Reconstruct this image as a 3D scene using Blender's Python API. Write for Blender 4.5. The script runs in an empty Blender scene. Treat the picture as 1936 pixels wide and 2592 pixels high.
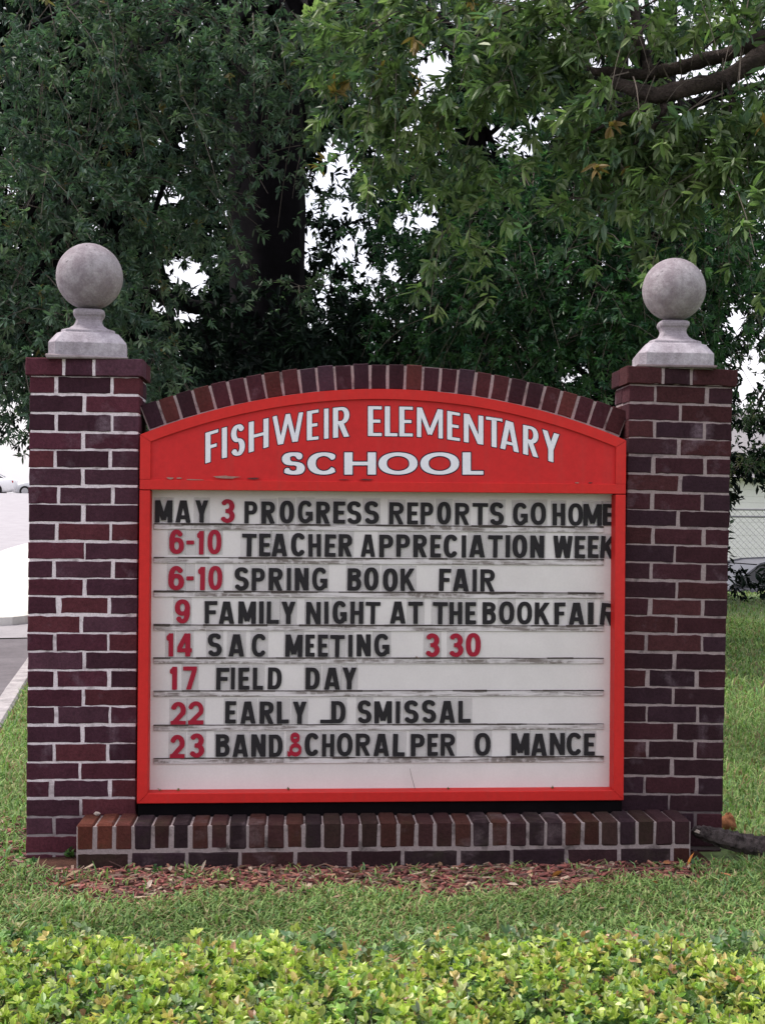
import bpy, math, random
import numpy as np
from mathutils import Matrix, Vector

# ------------------------------------------------------------------ camera, light, exposure
scene = bpy.context.scene
COL = scene.collection
FPX, IW, IH = 3200.0, 1936.0, 2592.0
YAW, PIT, ROL = 0.0657, -0.0048, 0.0078
CAM = np.array([-0.3198, -4.7287, 1.2468])
_f = np.array([math.sin(YAW) * math.cos(PIT), math.cos(YAW) * math.cos(PIT), -math.sin(PIT)])
_r = np.array([math.cos(YAW), -math.sin(YAW), 0.0])
_u = np.cross(_r, _f)
CR = _r * math.cos(ROL) + _u * math.sin(ROL)
CU = -_r * math.sin(ROL) + _u * math.cos(ROL)
CF = _f
cam = bpy.data.cameras.new('camera')
cam.sensor_fit = 'HORIZONTAL'
cam.sensor_width = 36.0
cam.lens = 36.0 * FPX / IW
cam.clip_start = 0.05
cam.clip_end = 3000
camo = bpy.data.objects.new('camera', cam)
COL.objects.link(camo)
camo.matrix_world = Matrix(((CR[0], CU[0], -CF[0], CAM[0]), (CR[1], CU[1], -CF[1], CAM[1]), (CR[2], CU[2], -CF[2], CAM[2]), (0, 0, 0, 1)))
scene.camera = camo

SUN_EL, SUN_AZ = math.radians(58), math.radians(-75)      # azimuth clockwise from +Y
world = bpy.data.worlds.new("World")
scene.world = world
world.use_nodes = True
wn = world.node_tree
bg = wn.nodes['Background']
sky = wn.nodes.new('ShaderNodeTexSky')
sky.sky_type = 'NISHITA'
sky.sun_disc = False
sky.sun_elevation = SUN_EL
sky.sun_rotation = SUN_AZ
sky.air_density = 1.0
sky.dust_density = 6.0
sky.ozone_density = 1.5
# thin bright overcast over the blue
cn = wn.nodes.new('ShaderNodeTexNoise')
cn.inputs['Scale'].default_value = 2.2
cn.inputs['Detail'].default_value = 6
cr = wn.nodes.new('ShaderNodeValToRGB')
cr.color_ramp.elements[0].position, cr.color_ramp.elements[0].color = 0.25, (0.45, 0.45, 0.45, 1)
cr.color_ramp.elements[1].position, cr.color_ramp.elements[1].color = 0.6, (0.85, 0.85, 0.85, 1)
cm = wn.nodes.new('ShaderNodeMix')
cm.data_type = 'RGBA'
cm.inputs[7].default_value = (4.5, 4.3, 4.6, 1)
ctc = wn.nodes.new('ShaderNodeTexCoord')
wn.links.new(ctc.outputs['Generated'], cn.inputs['Vector'])
wn.links.new(cn.outputs[0], cr.inputs[0])
wn.links.new(cr.outputs[0], cm.inputs[0])
wn.links.new(sky.outputs[0], cm.inputs[6])
wn.links.new(cm.outputs[2], bg.inputs[0])
bg.inputs[1].default_value = 0.13
sl = bpy.data.lights.new('sun', 'SUN')
sl.energy = 1.4
sl.angle = math.radians(14)
sl.color = (1.0, 0.95, 0.88)
so = bpy.data.objects.new('sun', sl)
COL.objects.link(so)
sd = Vector((math.sin(SUN_AZ) * math.cos(SUN_EL), math.cos(SUN_AZ) * math.cos(SUN_EL), math.sin(SUN_EL)))
so.rotation_euler = sd.to_track_quat('Z', 'Y').to_euler()
so.location = (-20, 0, 30)
vs = scene.view_settings
vs.view_transform = 'Standard'
vs.look = 'None'
vs.exposure = 1.45
vs.gamma = 1.0
scene.cycles.max_bounces = 6
scene.cycles.diffuse_bounces = 3
scene.cycles.transparent_max_bounces = 12
scene.cycles.transmission_bounces = 4

# ------------------------------------------------------------------ helpers
rng = np.random.default_rng(7)
random.seed(7)


def ray(px, py):
    d = CF * FPX + CR * (px - IW / 2) - CU * (py - IH / 2)
    return d


def at(px, py, Y):
    """the point at depth Y seen at that pixel of the full-size photograph"""
    d = ray(px, py)
    return CAM + d * ((Y - CAM[1]) / d[1])


def atd(dx, dy, Y):
    return at(dx * 1.1719, dy * 1.1719, Y)


def atz(px, py, z=0.0):
    d = ray(px, py)
    return CAM + d * ((z - CAM[2]) / d[2])


def to_px(P):
    d = P - CAM
    z = np.maximum(d @ CF, 1e-3)
    return (IW / 2 + FPX * (d @ CR) / z) / 1.1719, (IH / 2 - FPX * (d @ CU) / z) / 1.1719


def sstep(a, b, x):
    t = np.clip((x - a) / (b - a), 0, 1)
    return t * t * (3 - 2 * t)


def make_mesh(name, V, F, mats=(), midx=None, tint=None, smooth=False):
    """V (n,3); F a list of index lists or an (m,k) array; tint per face or per vertex"""
    me = bpy.data.meshes.new(name)
    V = np.asarray(V, dtype=np.float32)
    if isinstance(F, np.ndarray):
        m, k = F.shape
        loops = F.astype(np.int32).ravel()
        starts = np.arange(0, m * k, k, dtype=np.int32)
    else:
        m = len(F)
        ln = np.array([len(f) for f in F], dtype=np.int32)
        loops = np.fromiter((i for f in F for i in f), dtype=np.int32, count=int(ln.sum()))
        starts = np.concatenate([[0], np.cumsum(ln)[:-1]]).astype(np.int32)
    me.vertices.add(len(V))
    me.vertices.foreach_set('co', V.ravel())
    me.loops.add(len(loops))
    me.loops.foreach_set('vertex_index', loops)
    me.polygons.add(m)
    me.polygons.foreach_set('loop_start', starts)
    for mt in mats:
        me.materials.append(mt)
    if midx is not None:
        me.polygons.foreach_set('material_index', np.asarray(midx, dtype=np.int32))
    me.polygons.foreach_set('use_smooth', np.full(m, bool(smooth)))
    if tint is not None:
        tint = np.asarray(tint, dtype=np.float32)
        dom = 'POINT' if len(tint) == len(V) and len(tint) != m else 'FACE'
        a = me.attributes.new('tint', 'FLOAT_COLOR', dom)
        t4 = np.ones((len(tint), 4), dtype=np.float32)
        t4[:, :3] = tint
        a.data.foreach_set('color', t4.ravel())
    me.update(calc_edges=True)
    me.validate()
    return me


def link(name, data, parent=None, loc=None):
    o = bpy.data.objects.new(name, data)
    COL.objects.link(o)
    if parent is not None:
        o.parent = parent
    if loc is not None:
        o.location = loc
    return o


def tag(o, label=None, cat=None, group=None, kind=None):
    if label:
        o['label'] = label
    if cat:
        o['category'] = cat
    if group:
        o['group'] = group
    if kind:
        o['kind'] = kind
    return o


def empty(name, loc=(0, 0, 0), rot=(0, 0, 0)):
    o = link(name, None)
    o.empty_display_size = 0.1
    o.location = loc
    o.rotation_euler = rot
    return o


class MB:
    """collects shapes that become ONE mesh object"""

    def __init__(self):
        self.V, self.F, self.M, self.T, self.n = [], [], [], [], 0

    def add(self, V, F, m=0, t=(1, 1, 1)):
        V = np.asarray(V, dtype=float)
        self.V.append(V)
        for f in F:
            self.F.append([i + self.n for i in f])
            self.M.append(m)
            self.T.append(t)
        self.n += len(V)

    def box(self, x0, x1, y0, y1, z0, z1, m=0, t=(1, 1, 1)):
        V = [(x0, y0, z0), (x1, y0, z0), (x1, y1, z0), (x0, y1, z0), (x0, y0, z1), (x1, y0, z1), (x1, y1, z1), (x0, y1, z1)]
        self.add(V, [(0, 3, 2, 1), (4, 5, 6, 7), (0, 1, 5, 4), (1, 2, 6, 5), (2, 3, 7, 6), (3, 0, 4, 7)], m, t)

    def cbox(self, x0, x1, y0, y1, z0, z1, c=0.003, m=0, t=(1, 1, 1), jit=0.0):
        """box with all edges chamfered"""
        lo, hi = np.array([x0, y0, z0]), np.array([x1, y1, z1])
        V, ix = [], {}
        for cx in (0, 1):
            for cy in (0, 1):
                for cz in (0, 1):
                    s = np.array([cx, cy, cz])
                    p = np.where(s == 1, hi, lo)
                    if jit:
                        p = p + rng.uniform(-jit, jit, 3)
                    for ax in range(3):
                        q = p + np.where(s == 1, -c, c)
                        q[ax] = p[ax]
                        ix[(cx, cy, cz, ax)] = len(V)
                        V.append(q)
        F = []
        for ax in range(3):
            a, b = [(1, 2), (2, 0), (0, 1)][ax]
            for s in (0, 1):
                def k(i, j):
                    q = [0, 0, 0]
                    q[ax], q[a], q[b] = s, i, j
                    return ix[(q[0], q[1], q[2], ax)]
                f = [k(0, 0), k(1, 0), k(1, 1), k(0, 1)]
                F.append(f if s else f[::-1])
        for ax in range(3):           # edge along ax
            a, b = [(1, 2), (2, 0), (0, 1)][ax]
            for i in (0, 1):
                for j in (0, 1):
                    def k(s, face):
                        q = [0, 0, 0]
                        q[ax], q[a], q[b] = s, i, j
                        return ix[(q[0], q[1], q[2], face)]
                    f = [k(0, a), k(1, a), k(1, b), k(0, b)]
                    F.append(f if i == j else f[::-1])
        for cx in (0, 1):
            for cy in (0, 1):
                for cz in (0, 1):
                    f = [ix[(cx, cy, cz, 0)], ix[(cx, cy, cz, 1)], ix[(cx, cy, cz, 2)]]
                    F.append(f if (cx + cy + cz) % 2 else f[::-1])
        self.add(V, F, m, t)

    def prism(self, poly, y0, y1, m=0, t=(1, 1, 1), c=0.0):
        """polygon in x,z (counter-clockwise seen from -y) pushed from y0 back to y1; c insets the front ring"""
        P = np.asarray(poly, dtype=float)
        n = len(P)
        if c:
            cen = P.mean(0)
            d = P - cen
            ext = np.abs(d).max(0)
            Pi = P - np.sign(d) * np.minimum(np.abs(d), c * (np.abs(d) / ext) ** 3)
            rings = [(Pi, y0), (P, y0 + c), (P, y1)]
        else:
            rings = [(P, y0), (P, y1)]
        V = np.concatenate([np.column_stack([q[:, 0], np.full(n, y), q[:, 1]]) for q, y in rings])
        F = [list(range(n))]
        for k in range(len(rings) - 1):
            for i in range(n):
                j = (i + 1) % n
                F.append([k * n + i, (k + 1) * n + i, (k + 1) * n + j, k * n + j])
        F.append([(len(rings) - 1) * n + i for i in range(n)][::-1])
        self.add(V, F, m, t)

    def tube(self, pts, rad, s=8, m=0, t=(1, 1, 1)):
        pts = np.asarray(pts, dtype=float)
        n = len(pts)
        tg = np.gradient(pts, axis=0)
        tg /= np.linalg.norm(tg, axis=1)[:, None] + 1e-9
        ref = np.array([0.0, 0.0, 1.0]) if abs(tg[0][2]) < 0.9 else np.array([1.0, 0, 0])
        V = []
        for i in range(n):
            a = np.cross(tg[i], ref)
            a /= np.linalg.norm(a) + 1e-9
            b = np.cross(tg[i], a)
            ref = np.cross(a, tg[i])
            for k in range(s):
                w = 2 * math.pi * k / s
                V.append(pts[i] + (a * math.cos(w) + b * math.sin(w)) * rad[i])
        F = []
        for i in range(n - 1):
            for k in range(s):
                j = (k + 1) % s
                F.append([i * s + k, i * s + j, (i + 1) * s + j, (i + 1) * s + k])
        F.append(list(range(s))[::-1])
        F.append([(n - 1) * s + k for k in range(s)])
        self.add(V, F, m, t)

    def build(self, name, mats, parent=None, smooth=False):
        if not isinstance(mats, (list, tuple)):
            mats = [mats]
        me = make_mesh(name, np.concatenate(self.V), self.F, mats, self.M, np.array(self.T), smooth)
        return link(name, me, parent)


# ------------------------------------------------------------------ materials
def mat(name):
    m = bpy.data.materials.new(name)
    m.use_nodes = True
    nt = m.node_tree
    return m, nt, nt.nodes['Principled BSDF']


def N(nt, kind, **kw):
    n = nt.nodes.new(kind)
    for k, v in kw.items():
        if k in n.inputs:
            n.inputs[k].default_value = v
        else:
            setattr(n, k, v)
    return n


def noise(nt, scale, detail=5.0, rough=0.6, src=None):
    n = N(nt, 'ShaderNodeTexNoise', Scale=scale, Detail=detail, Roughness=rough)
    if src is None:
        src = N(nt, 'ShaderNodeTexCoord').outputs['Object']
    nt.links.new(src, n.inputs['Vector'])
    return n


def ramp(nt, fac, stops):
    r = nt.nodes.new('ShaderNodeValToRGB')
    el = r.color_ramp.elements
    while len(el) < len(stops):
        el.new(0.5)
    for e, (p, c) in zip(el, stops):
        e.position = p
        e.color = (c, c, c, 1) if isinstance(c, (int, float)) else (*c, 1)
    nt.links.new(fac, r.inputs[0])
    return r.outputs[0]


def mix(nt, fac, a, b, mode='MIX'):
    m = nt.nodes.new('ShaderNodeMix')
    m.data_type = 'RGBA'
    m.blend_type = mode
    for s, v in ((m.inputs[0], fac), (m.inputs[6], a), (m.inputs[7], b)):
        if isinstance(v, (int, float)):
            s.default_value = v
        elif isinstance(v, tuple):
            s.default_value = (*v, 1)
        else:
            nt.links.new(v, s)
    return m.outputs[2]


def bump(nt, bs, height, strength=0.3, dist=0.01):
    b = N(nt, 'ShaderNodeBump', Strength=strength, Distance=dist)
    nt.links.new(height, b.inputs['Height'])
    nt.links.new(b.outputs[0], bs.inputs['Normal'])


def tint_out(nt):
    return N(nt, 'ShaderNodeAttribute', attribute_name='tint').outputs['Color']


def m_brick(name, white=0.62, wcol=(0.30, 0.23, 0.27), moss=0.0):
    m, nt, bs = mat(name)
    tc = N(nt, 'ShaderNodeTexCoord').outputs['Object']
    n1 = noise(nt, 14, 6, 0.65, tc)
    n2 = noise(nt, 90, 4, 0.7, tc)
    n3 = noise(nt, 5.5, 5, 0.6, tc)
    c = mix(nt, ramp(nt, n1.outputs[0], [(0.3, 0.65), (0.7, 1.0)]), (0.0, 0.0, 0.0), tint_out(nt))
    c = mix(nt, 1.0, c, ramp(nt, n2.outputs[0], [(0.25, 0.6), (0.75, 1.25)]), 'MULTIPLY')
    # lime bloom
    mk = nt.nodes.new('ShaderNodeMath')
    mk.operation = 'MULTIPLY'
    nt.links.new(ramp(nt, n3.outputs[0], [(white - 0.06, 0.0), (white + 0.14, 0.75)]), mk.inputs[0])
    nt.links.new(ramp(nt, n2.outputs[0], [(0.35, 0.35), (0.65, 1.0)]), mk.inputs[1])
    c = mix(nt, mk.outputs[0], c, wcol)
    if moss:
        n4 = noise(nt, 9, 5, 0.7, tc)
        c = mix(nt, ramp(nt, n4.outputs[0], [(0.5, 0.0), (0.75, moss)]), c, (0.045, 0.05, 0.02))
    nt.links.new(c, bs.inputs['Base Color'])
    bs.inputs['Roughness'].default_value = 0.9
    bs.inputs['Specular IOR Level'].default_value = 0.12
    bump(nt, bs, n2.outputs[0], 0.7, 0.004)
    return m


def m_mortar(name, col, dark, splash=True):
    m, nt, bs = mat(name)
    n1 = noise(nt, 11, 5)
    n2 = noise(nt, 160, 3, 0.7)
    c = mix(nt, ramp(nt, n1.outputs[0], [(0.30, 0.0), (0.46, 1.0)]), dark, col)
    c = mix(nt, 1.0, c, ramp(nt, n2.outputs[0], [(0.3, 0.75), (0.7, 1.1)]), 'MULTIPLY')
    if splash:
        sp = N(nt, 'ShaderNodeSeparateXYZ')
        nt.links.new(N(nt, 'ShaderNodeTexCoord').outputs['Object'], sp.inputs[0])
        ad = N(nt, 'ShaderNodeMath', operation='MULTIPLY_ADD')
        nt.links.new(n1.outputs[0], ad.inputs[0])
        ad.inputs[1].default_value = 0.25
        nt.links.new(sp.outputs[2], ad.inputs[2])
        c = mix(nt, ramp(nt, ad.outputs[0], [(0.26, 0.75), (0.38, 0.0)]), c, tuple(v * 0.6 for v in dark))
    nt.links.new(c, bs.inputs['Base Color'])
    bs.inputs['Roughness'].default_value = 0.95
    bs.inputs['Specular IOR Level'].default_value = 0.1
    bump(nt, bs, n2.outputs[0], 0.6, 0.004)
    return m


def m_simple(name, col, rough=0.6, var=0.25, scale=8.0, bumpv=0.0, dark=None, spec=0.12, bdist=0.004):
    m, nt, bs = mat(name)
    n1 = noise(nt, scale, 6, 0.65)
    n2 = noise(nt, scale * 9, 4, 0.7)
    dk = dark or tuple(v * (1 - var) for v in col)
    c = mix(nt, ramp(nt, n1.outputs[0], [(0.35, 0.0), (0.65, 1.0)]), dk, col)
    c = mix(nt, 1.0, c, ramp(nt, n2.outputs[0], [(0.3, 1 - var * 0.6), (0.7, 1 + var * 0.3)]), 'MULTIPLY')
    nt.links.new(c, bs.inputs['Base Color'])
    bs.inputs['Roughness'].default_value = rough
    bs.inputs['Specular IOR Level'].default_value = spec
    if bumpv:
        bump(nt, bs, n2.outputs[0], bumpv, bdist)
    return m


def m_leaf(name, trans=0.35, rough=0.45, spec=0.4):
    """leaf: the colour of each leaf comes from its tint"""
    m, nt, bs = mat(name)
    t = tint_out(nt)
    nt.links.new(t, bs.inputs['Base Color'])
    bs.inputs['Roughness'].default_value = rough
    bs.inputs['Specular IOR Level'].default_value = spec
    tr = N(nt, 'ShaderNodeBsdfTranslucent')
    nt.links.new(mix(nt, 1.0, t, (1.05, 1.35, 0.75), 'MULTIPLY'), tr.inputs[0])
    ms = N(nt, 'ShaderNodeMixShader')
    ms.inputs[0].default_value = trans
    nt.links.new(bs.outputs[0], ms.inputs[1])
    nt.links.new(tr.outputs[0], ms.inputs[2])
    nt.links.new(ms.outputs[0], nt.nodes['Material Output'].inputs[0])
    return m


def m_tint(name, rough=0.9):
    m, nt, bs = mat(name)
    n2 = noise(nt, 60, 4, 0.7)
    c = mix(nt, 1.0, tint_out(nt), ramp(nt, n2.outputs[0], [(0.3, 0.7), (0.7, 1.15)]), 'MULTIPLY')
    nt.links.new(c, bs.inputs['Base Color'])
    bs.inputs['Roughness'].default_value = rough
    return m


M_BRICK = m_brick('brick', 0.63, (0.22, 0.165, 0.20))
M_BRICK_OLD = m_brick('weathered_brick', 0.62, (0.16, 0.12, 0.13), 0.25)
M_MORTAR = m_mortar('mortar', (0.68, 0.61, 0.64), (0.24, 0.19, 0.20))
M_MORTAR_R = m_mortar('grey_mortar', (0.30, 0.24, 0.245), (0.10, 0.08, 0.085))
M_MORTAR_P = m_mortar('dirty_mortar', (0.31, 0.26, 0.26), (0.05, 0.04, 0.038), False)
def m_stone(name, col, dark, spots):
    m, nt, bs = mat(name)
    tc = N(nt, 'ShaderNodeTexCoord').outputs['Object']
    n1, n2, n3 = noise(nt, 8, 7, 0.7, tc), noise(nt, 110, 4, 0.75, tc), noise(nt, 38, 3, 0.6, tc)
    mp = N(nt, 'ShaderNodeMapping')
    mp.inputs['Scale'].default_value = (16, 16, 3)
    nt.links.new(tc, mp.inputs[0])
    n4 = noise(nt, 1.0, 5, 0.7, mp.outputs[0])
    c = mix(nt, ramp(nt, n1.outputs[0], [(0.42, 0.0), (0.58, 1.0)]), dark, col)
    c = mix(nt, ramp(nt, n4.outputs[0], [(0.52, 0.0), (0.72, 0.6)]), c, tuple(v * 0.7 for v in dark))
    c = mix(nt, ramp(nt, n3.outputs[0], [(0.66, 0.0), (0.72, spots)]), c, (0.05, 0.045, 0.05))
    c = mix(nt, 1.0, c, ramp(nt, n2.outputs[0], [(0.25, 0.72), (0.75, 1.2)]), 'MULTIPLY')
    nt.links.new(c, bs.inputs['Base Color'])
    bs.inputs['Roughness'].default_value = 0.95
    bs.inputs['Specular IOR Level'].default_value = 0.2
    bump(nt, bs, n2.outputs[0], 0.7, 0.004)
    return m


M_STONE = m_stone('cast_stone', (0.335, 0.31, 0.33), (0.215, 0.185, 0.205), 0.7)
M_STONE_L = m_stone('pale_stone', (0.40, 0.37, 0.41), (0.27, 0.24, 0.27), 0.3)
M_BARK = m_simple('bark', (0.085, 0.066, 0.060), 0.95, 0.6, 8, 1.0, (0.032, 0.026, 0.025), bdist=0.02)
M_BARK_SHADE = m_simple('shaded_bark', (0.007, 0.0055, 0.008), 0.95, 0.5, 6, 0.9)  # near-black bark, canopy shade put into its colour
M_BARK_G = m_simple('grey_bark', (0.17, 0.14, 0.14), 0.95, 0.7, 34, 1.0, (0.03, 0.024, 0.024), bdist=0.015)
M_TWIG = m_simple('twig', (0.13, 0.11, 0.095), 0.9, 0.4, 20)
M_LEAF = m_leaf('oak_leaf')
M_LEAF_SHADE = m_leaf('shaded_leaf', 0.15, 0.7, 0.08)  # dull leaf for the foliage whose colour holds the shade
M_LEAF_H = m_leaf('hedge_leaf', 0.35, 0.4, 0.5)
M_GRASS = m_leaf('grass_blade', 0.3, 0.6, 0.2)
M_CHIP = m_tint('wood_chip')
M_SHADOW_BLACK = m_simple('shadow_black', (0.005, 0.004, 0.005), 0.9, 0.3, 10, spec=0.05)  # black of the shadow gap under the sign frame, put into the colour


def add_leaves(C, A, k, L, W, spread=55, hue=None, six=True, r=None):
    """a rosette of k leaves round each point C along axis A -> V, F, tint"""
    r = r or rng
    n = len(C)
    C = np.repeat(C, k, 0)
    A = np.repeat(A / (np.linalg.norm(A, axis=1)[:, None] + 1e-9), k, 0)
    m = n * k
    rv = r.normal(size=(m, 3))
    perp = rv - (rv * A).sum(1)[:, None] * A
    perp /= np.linalg.norm(perp, axis=1)[:, None] + 1e-9
    ph = np.radians(np.clip(r.normal(spread, 20, m), 5, 120))[:, None]
    d = A * np.cos(ph) + perp * np.sin(ph)
    up = np.array([0, 0, 1.0]) + r.normal(size=(m, 3)) * 0.45
    side = np.cross(d, up)
    side /= np.linalg.norm(side, axis=1)[:, None] + 1e-9
    nr = np.cross(side, d)
    l = L * r.uniform(0.5, 1.35, m)[:, None]
    w = W * r.uniform(0.7, 1.2, m)[:, None] * 0.5
    b = C - A * (r.uniform(0, 0.9, m)[:, None] * l)
    ts = [(0, 0, 0), (0.35, 1, 0.35), (0.72, 0.8, 0.25), (1, 0, -0.25), (0.72, -0.8, 0.25), (0.35, -1, 0.35)] if six else [(0, 0, 0), (0.5, 1, 0.4), (1, 0, -0.2), (0.5, -1, 0.4)]
    V = np.stack([b + d * l * a + side * w * s + nr * w * h for a, s, h in ts], 1)
    q = len(ts)
    V = V.reshape(-1, 3)
    base = (np.arange(m) * q)[:, None]
    F = np.concatenate([base + np.array([[0, 1, 2, 3]]), base + np.array([[0, 3, 4, 5]])], 1).reshape(-1, 4) if six else base + np.array([[0, 1, 2, 3]])
    t = hue(n, k, r)
    t = np.repeat(t, 2, 0) if six else t
    return V, F, t


def hue_fn(cols, wts, clv=0.35, lv=0.2):
    cols = np.array(cols)
    wts = np.array(wts) / sum(wts)

    def f(n, k, r):
        c = cols[r.choice(len(cols), n, p=wts)] * (1 + r.uniform(-clv, clv, n))[:, None]
        c = np.repeat(c, k, 0) * (1 + r.uniform(-lv, lv, n * k))[:, None]
        odd = r.random(n * k) < 0.08
        c[odd] = cols[r.choice(len(cols), int(odd.sum()), p=wts)]
        return np.clip(c, 0.004, 0.9)
    return f


# ------------------------------------------------------------------ ground, road
K1, K2 = atz(10, 1790), atz(72, 1692)
kd = (K2 - K1)
kd[2] = 0
kd /= np.linalg.norm(kd)
kn = np.array([kd[1], -kd[0], 0.0])          # towards the lawn


def kerb_u(x, y):
    return (x - K1[0]) * kn[0] + (y - K1[1]) * kn[1]


def gz(x, y):
    x = np.asarray(x, float)
    y = np.asarray(y, float)
    left = 1 - sstep(-2.5, 1.0, x)
    z = left * np.maximum(0, y - 8) ** 1.0 * 0.048
    z = np.where(y > 60, left * 52 * 0.048, z)
    right = sstep(1.0, 3.0, x)
    z = z - right * 0.95 * sstep(16.5, 19.5, y)
    z = z + 0.010 * np.sin(x * 2.1 + 1) * np.sin(y * 1.7) - 0.016 * (1 - sstep(0.1, 0.6, y))
    return z


def sheet(name, us, vs_, zoff, mats, umap):
    us, vs_ = np.array(us, float), np.array(vs_, float)
    U, W = np.meshgrid(us, vs_)
    X, Y = umap(U, W)
    Z = gz(X, Y) + zoff(U, W)
    V = np.stack([X, Y, Z], -1).reshape(-1, 3)
    nu, nv = len(us), len(vs_)
    i = np.arange(nv - 1)[:, None] * nu + np.arange(nu - 1)[None]
    i = i.ravel()[:, None]
    F = i + np.array([[0, 1, nu + 1, nu]])
    return link(name, make_mesh(name, V, F, mats, smooth=True))


def kmap(U, W):
    return K1[0] + kn[0] * U + kd[0] * W, K1[1] + kn[1] * U + kd[1] * W


m, nt, bs = mat('lawn_soil')
n1, n2, n3 = noise(nt, 0.9, 5), noise(nt, 25, 5, 0.7), noise(nt, 6, 4)
c = mix(nt, ramp(nt, n2.outputs[0], [(0.35, 0.0), (0.65, 1.0)]), (0.075, 0.11, 0.035), (0.14, 0.205, 0.065))
c = mix(nt, ramp(nt, n3.outputs[0], [(0.55, 0.0), (0.75, 0.6)]), c, (0.13, 0.10, 0.055))
nt.links.new(c, bs.inputs['Base Color'])
bs.inputs['Roughness'].default_value = 0.95
bump(nt, bs, n2.outputs[0], 0.8, 0.02)
M_SOIL = m
us = [-180, -90, -50, -30, -20, -12, -7, -4, -2, -1, -0.09, 0.05] + list(np.linspace(0.3, 9, 36)) + [10, 12, 15, 20, 30, 50, 90, 180]
vv = [-60, -40, -30, -22] + list(np.linspace(-18, 16, 100)) + list(np.linspace(17, 60, 44)) + [75, 110, 170, 260]
lawn = sheet('lawn', us, vv, lambda U, W: np.where(U < 0, -0.16, 0.0), [M_SOIL], kmap)
tag(lawn, 'mown green lawn around the brick sign and the ground beyond', 'lawn', kind='structure')

M_ASPH = m_simple('asphalt', (0.17, 0.155, 0.17), 0.9, 0.25, 3, 0.5)  # darker colour of the near stretch of road
M_ROAD_PALE = m_simple('concrete', (0.34, 0.325, 0.345), 0.9, 0.15, 2.5, 0.3)  # paler colour of the road beyond the sharp edge
M_KERB = m_simple('kerb_concrete', (0.45, 0.42, 0.43), 0.9, 0.4, 7, 0.5)
VR = 6.0
vend = kerb_v = None
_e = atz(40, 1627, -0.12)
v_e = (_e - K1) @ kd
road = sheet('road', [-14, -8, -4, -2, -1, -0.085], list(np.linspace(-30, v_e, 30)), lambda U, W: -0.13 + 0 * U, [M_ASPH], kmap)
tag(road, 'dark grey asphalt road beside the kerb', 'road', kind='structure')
pave = sheet('pavement', [-40, -20, -10, -5, -2, -0.085], list(np.linspace(v_e + 0.004, 110, 50)), lambda U, W: -0.12 + 0 * U, [M_ROAD_PALE], kmap)
tag(pave, 'pale paved road stretching away behind the left pillar', 'road', kind='structure')
kb = MB()
prof = [(-0.085, -0.16), (-0.075, -0.01), (-0.055, 0.015), (0.045, 0.02), (0.06, 0.005), (0.06, -0.16)]
vs2 = np.linspace(-30, 60, 91)
rows = []
for v in vs2:
    for u, z in prof:
        X, Y = kmap(u, v)
        rows.append((X, Y, float(gz(X, Y)) + z + 0.003 * math.sin(v * 5.1)))
F = []
for i in range(len(vs2) - 1):
    for j in range(len(prof) - 1):
        a = i * len(prof) + j
        F.append([a, a + 1, a + 1 + len(prof), a + len(prof)])
kb.add(rows, F)
kerb = kb.build('kerb', M_KERB)
tag(kerb, 'low concrete kerb between the lawn and the asphalt road', 'kerb', kind='structure')


# raised pale traffic island left of the left pillar, and worn white lines beyond it
M_ISL = m_simple('white_concrete', (0.70, 0.69, 0.66), 0.9, 0.12, 4, 0.2)
M_LINE = m_simple('road_paint', (0.72, 0.72, 0.72), 0.8, 0.15, 6)


def on_road(px, py, zo=-0.12):
    p = atz(px, py, zo)
    for _ in range(6):
        p = atz(px, py, float(gz(p[0], p[1])) + zo)
    d = p - K1
    return float(d @ kn), float(d @ kd)


(ui, vi), (u2, v2) = on_road(45, 1585), on_road(62, 1462)
uc, vc, ru, rv = ui - 0.25, (vi + v2) / 2, 0.95, (v2 - vi) / 2
V, F = [], []
ns = 48
for k, (rr, dz) in enumerate(((1.0, -0.3), (1.0, -0.03), (0.97, 0.0), (0.75, 0.012), (0.4, 0.02), (0.02, 0.02))):
    for q_ in range(ns):
        an = 2 * math.pi * q_ / ns
        cx_, cy_ = math.cos(an), math.sin(an)
        X, Y = kmap(uc + ru * rr * math.copysign(abs(cx_) ** .8, cx_), vc + rv * rr * math.copysign(abs(cy_) ** .8, cy_))
        V.append((X, Y, float(gz(X, Y)) + dz))
for k in range(5):
    for q_ in range(ns):
        F.append([k * ns + q_, k * ns + (q_ + 1) % ns, (k + 1) * ns + (q_ + 1) % ns, (k + 1) * ns + q_])
F.append([5 * ns + q_ for q_ in range(ns)])
o = link('traffic_island', make_mesh('traffic_island', V, F, [M_ISL]))
tag(o, 'low white concrete traffic island on the pale road beside the left pillar', 'traffic island', kind='structure')
for i_, (pa, ub) in enumerate((((30, 1318), -0.2), ((14, 1372), -1.6))):
    ua, va = on_road(*pa)
    o = sheet('road_marking', list(np.linspace(-14, ub, 12)), [va - 0.12, va, va + 0.12], lambda U, W: -0.115 + 0 * U, [M_LINE], kmap)
    tag(o, ('far' if i_ == 0 else 'near short') + ' white line painted across the pale road behind the left pillar', 'road marking', kind='structure')

# ------------------------------------------------------------------ brick work
CH = 0.0677
HP = 27 * CH
REDS = np.array([(0.088, 0.025, 0.037), (0.076, 0.023, 0.036), (0.066, 0.022, 0.034), (0.060, 0.023, 0.036), (0.092, 0.026, 0.033), (0.054, 0.021, 0.032), (0.080, 0.034, 0.050)])
DARKS = np.array([(0.048, 0.017, 0.023), (0.040, 0.017, 0.023), (0.056, 0.019, 0.025), (0.036, 0.017, 0.025), (0.064, 0.022, 0.025)])
OLDS = np.array([(0.052, 0.022, 0.023), (0.042, 0.020, 0.024), (0.036, 0.020, 0.027), (0.062, 0.024, 0.020), (0.044, 0.024, 0.022), (0.032, 0.019, 0.023)])


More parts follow.
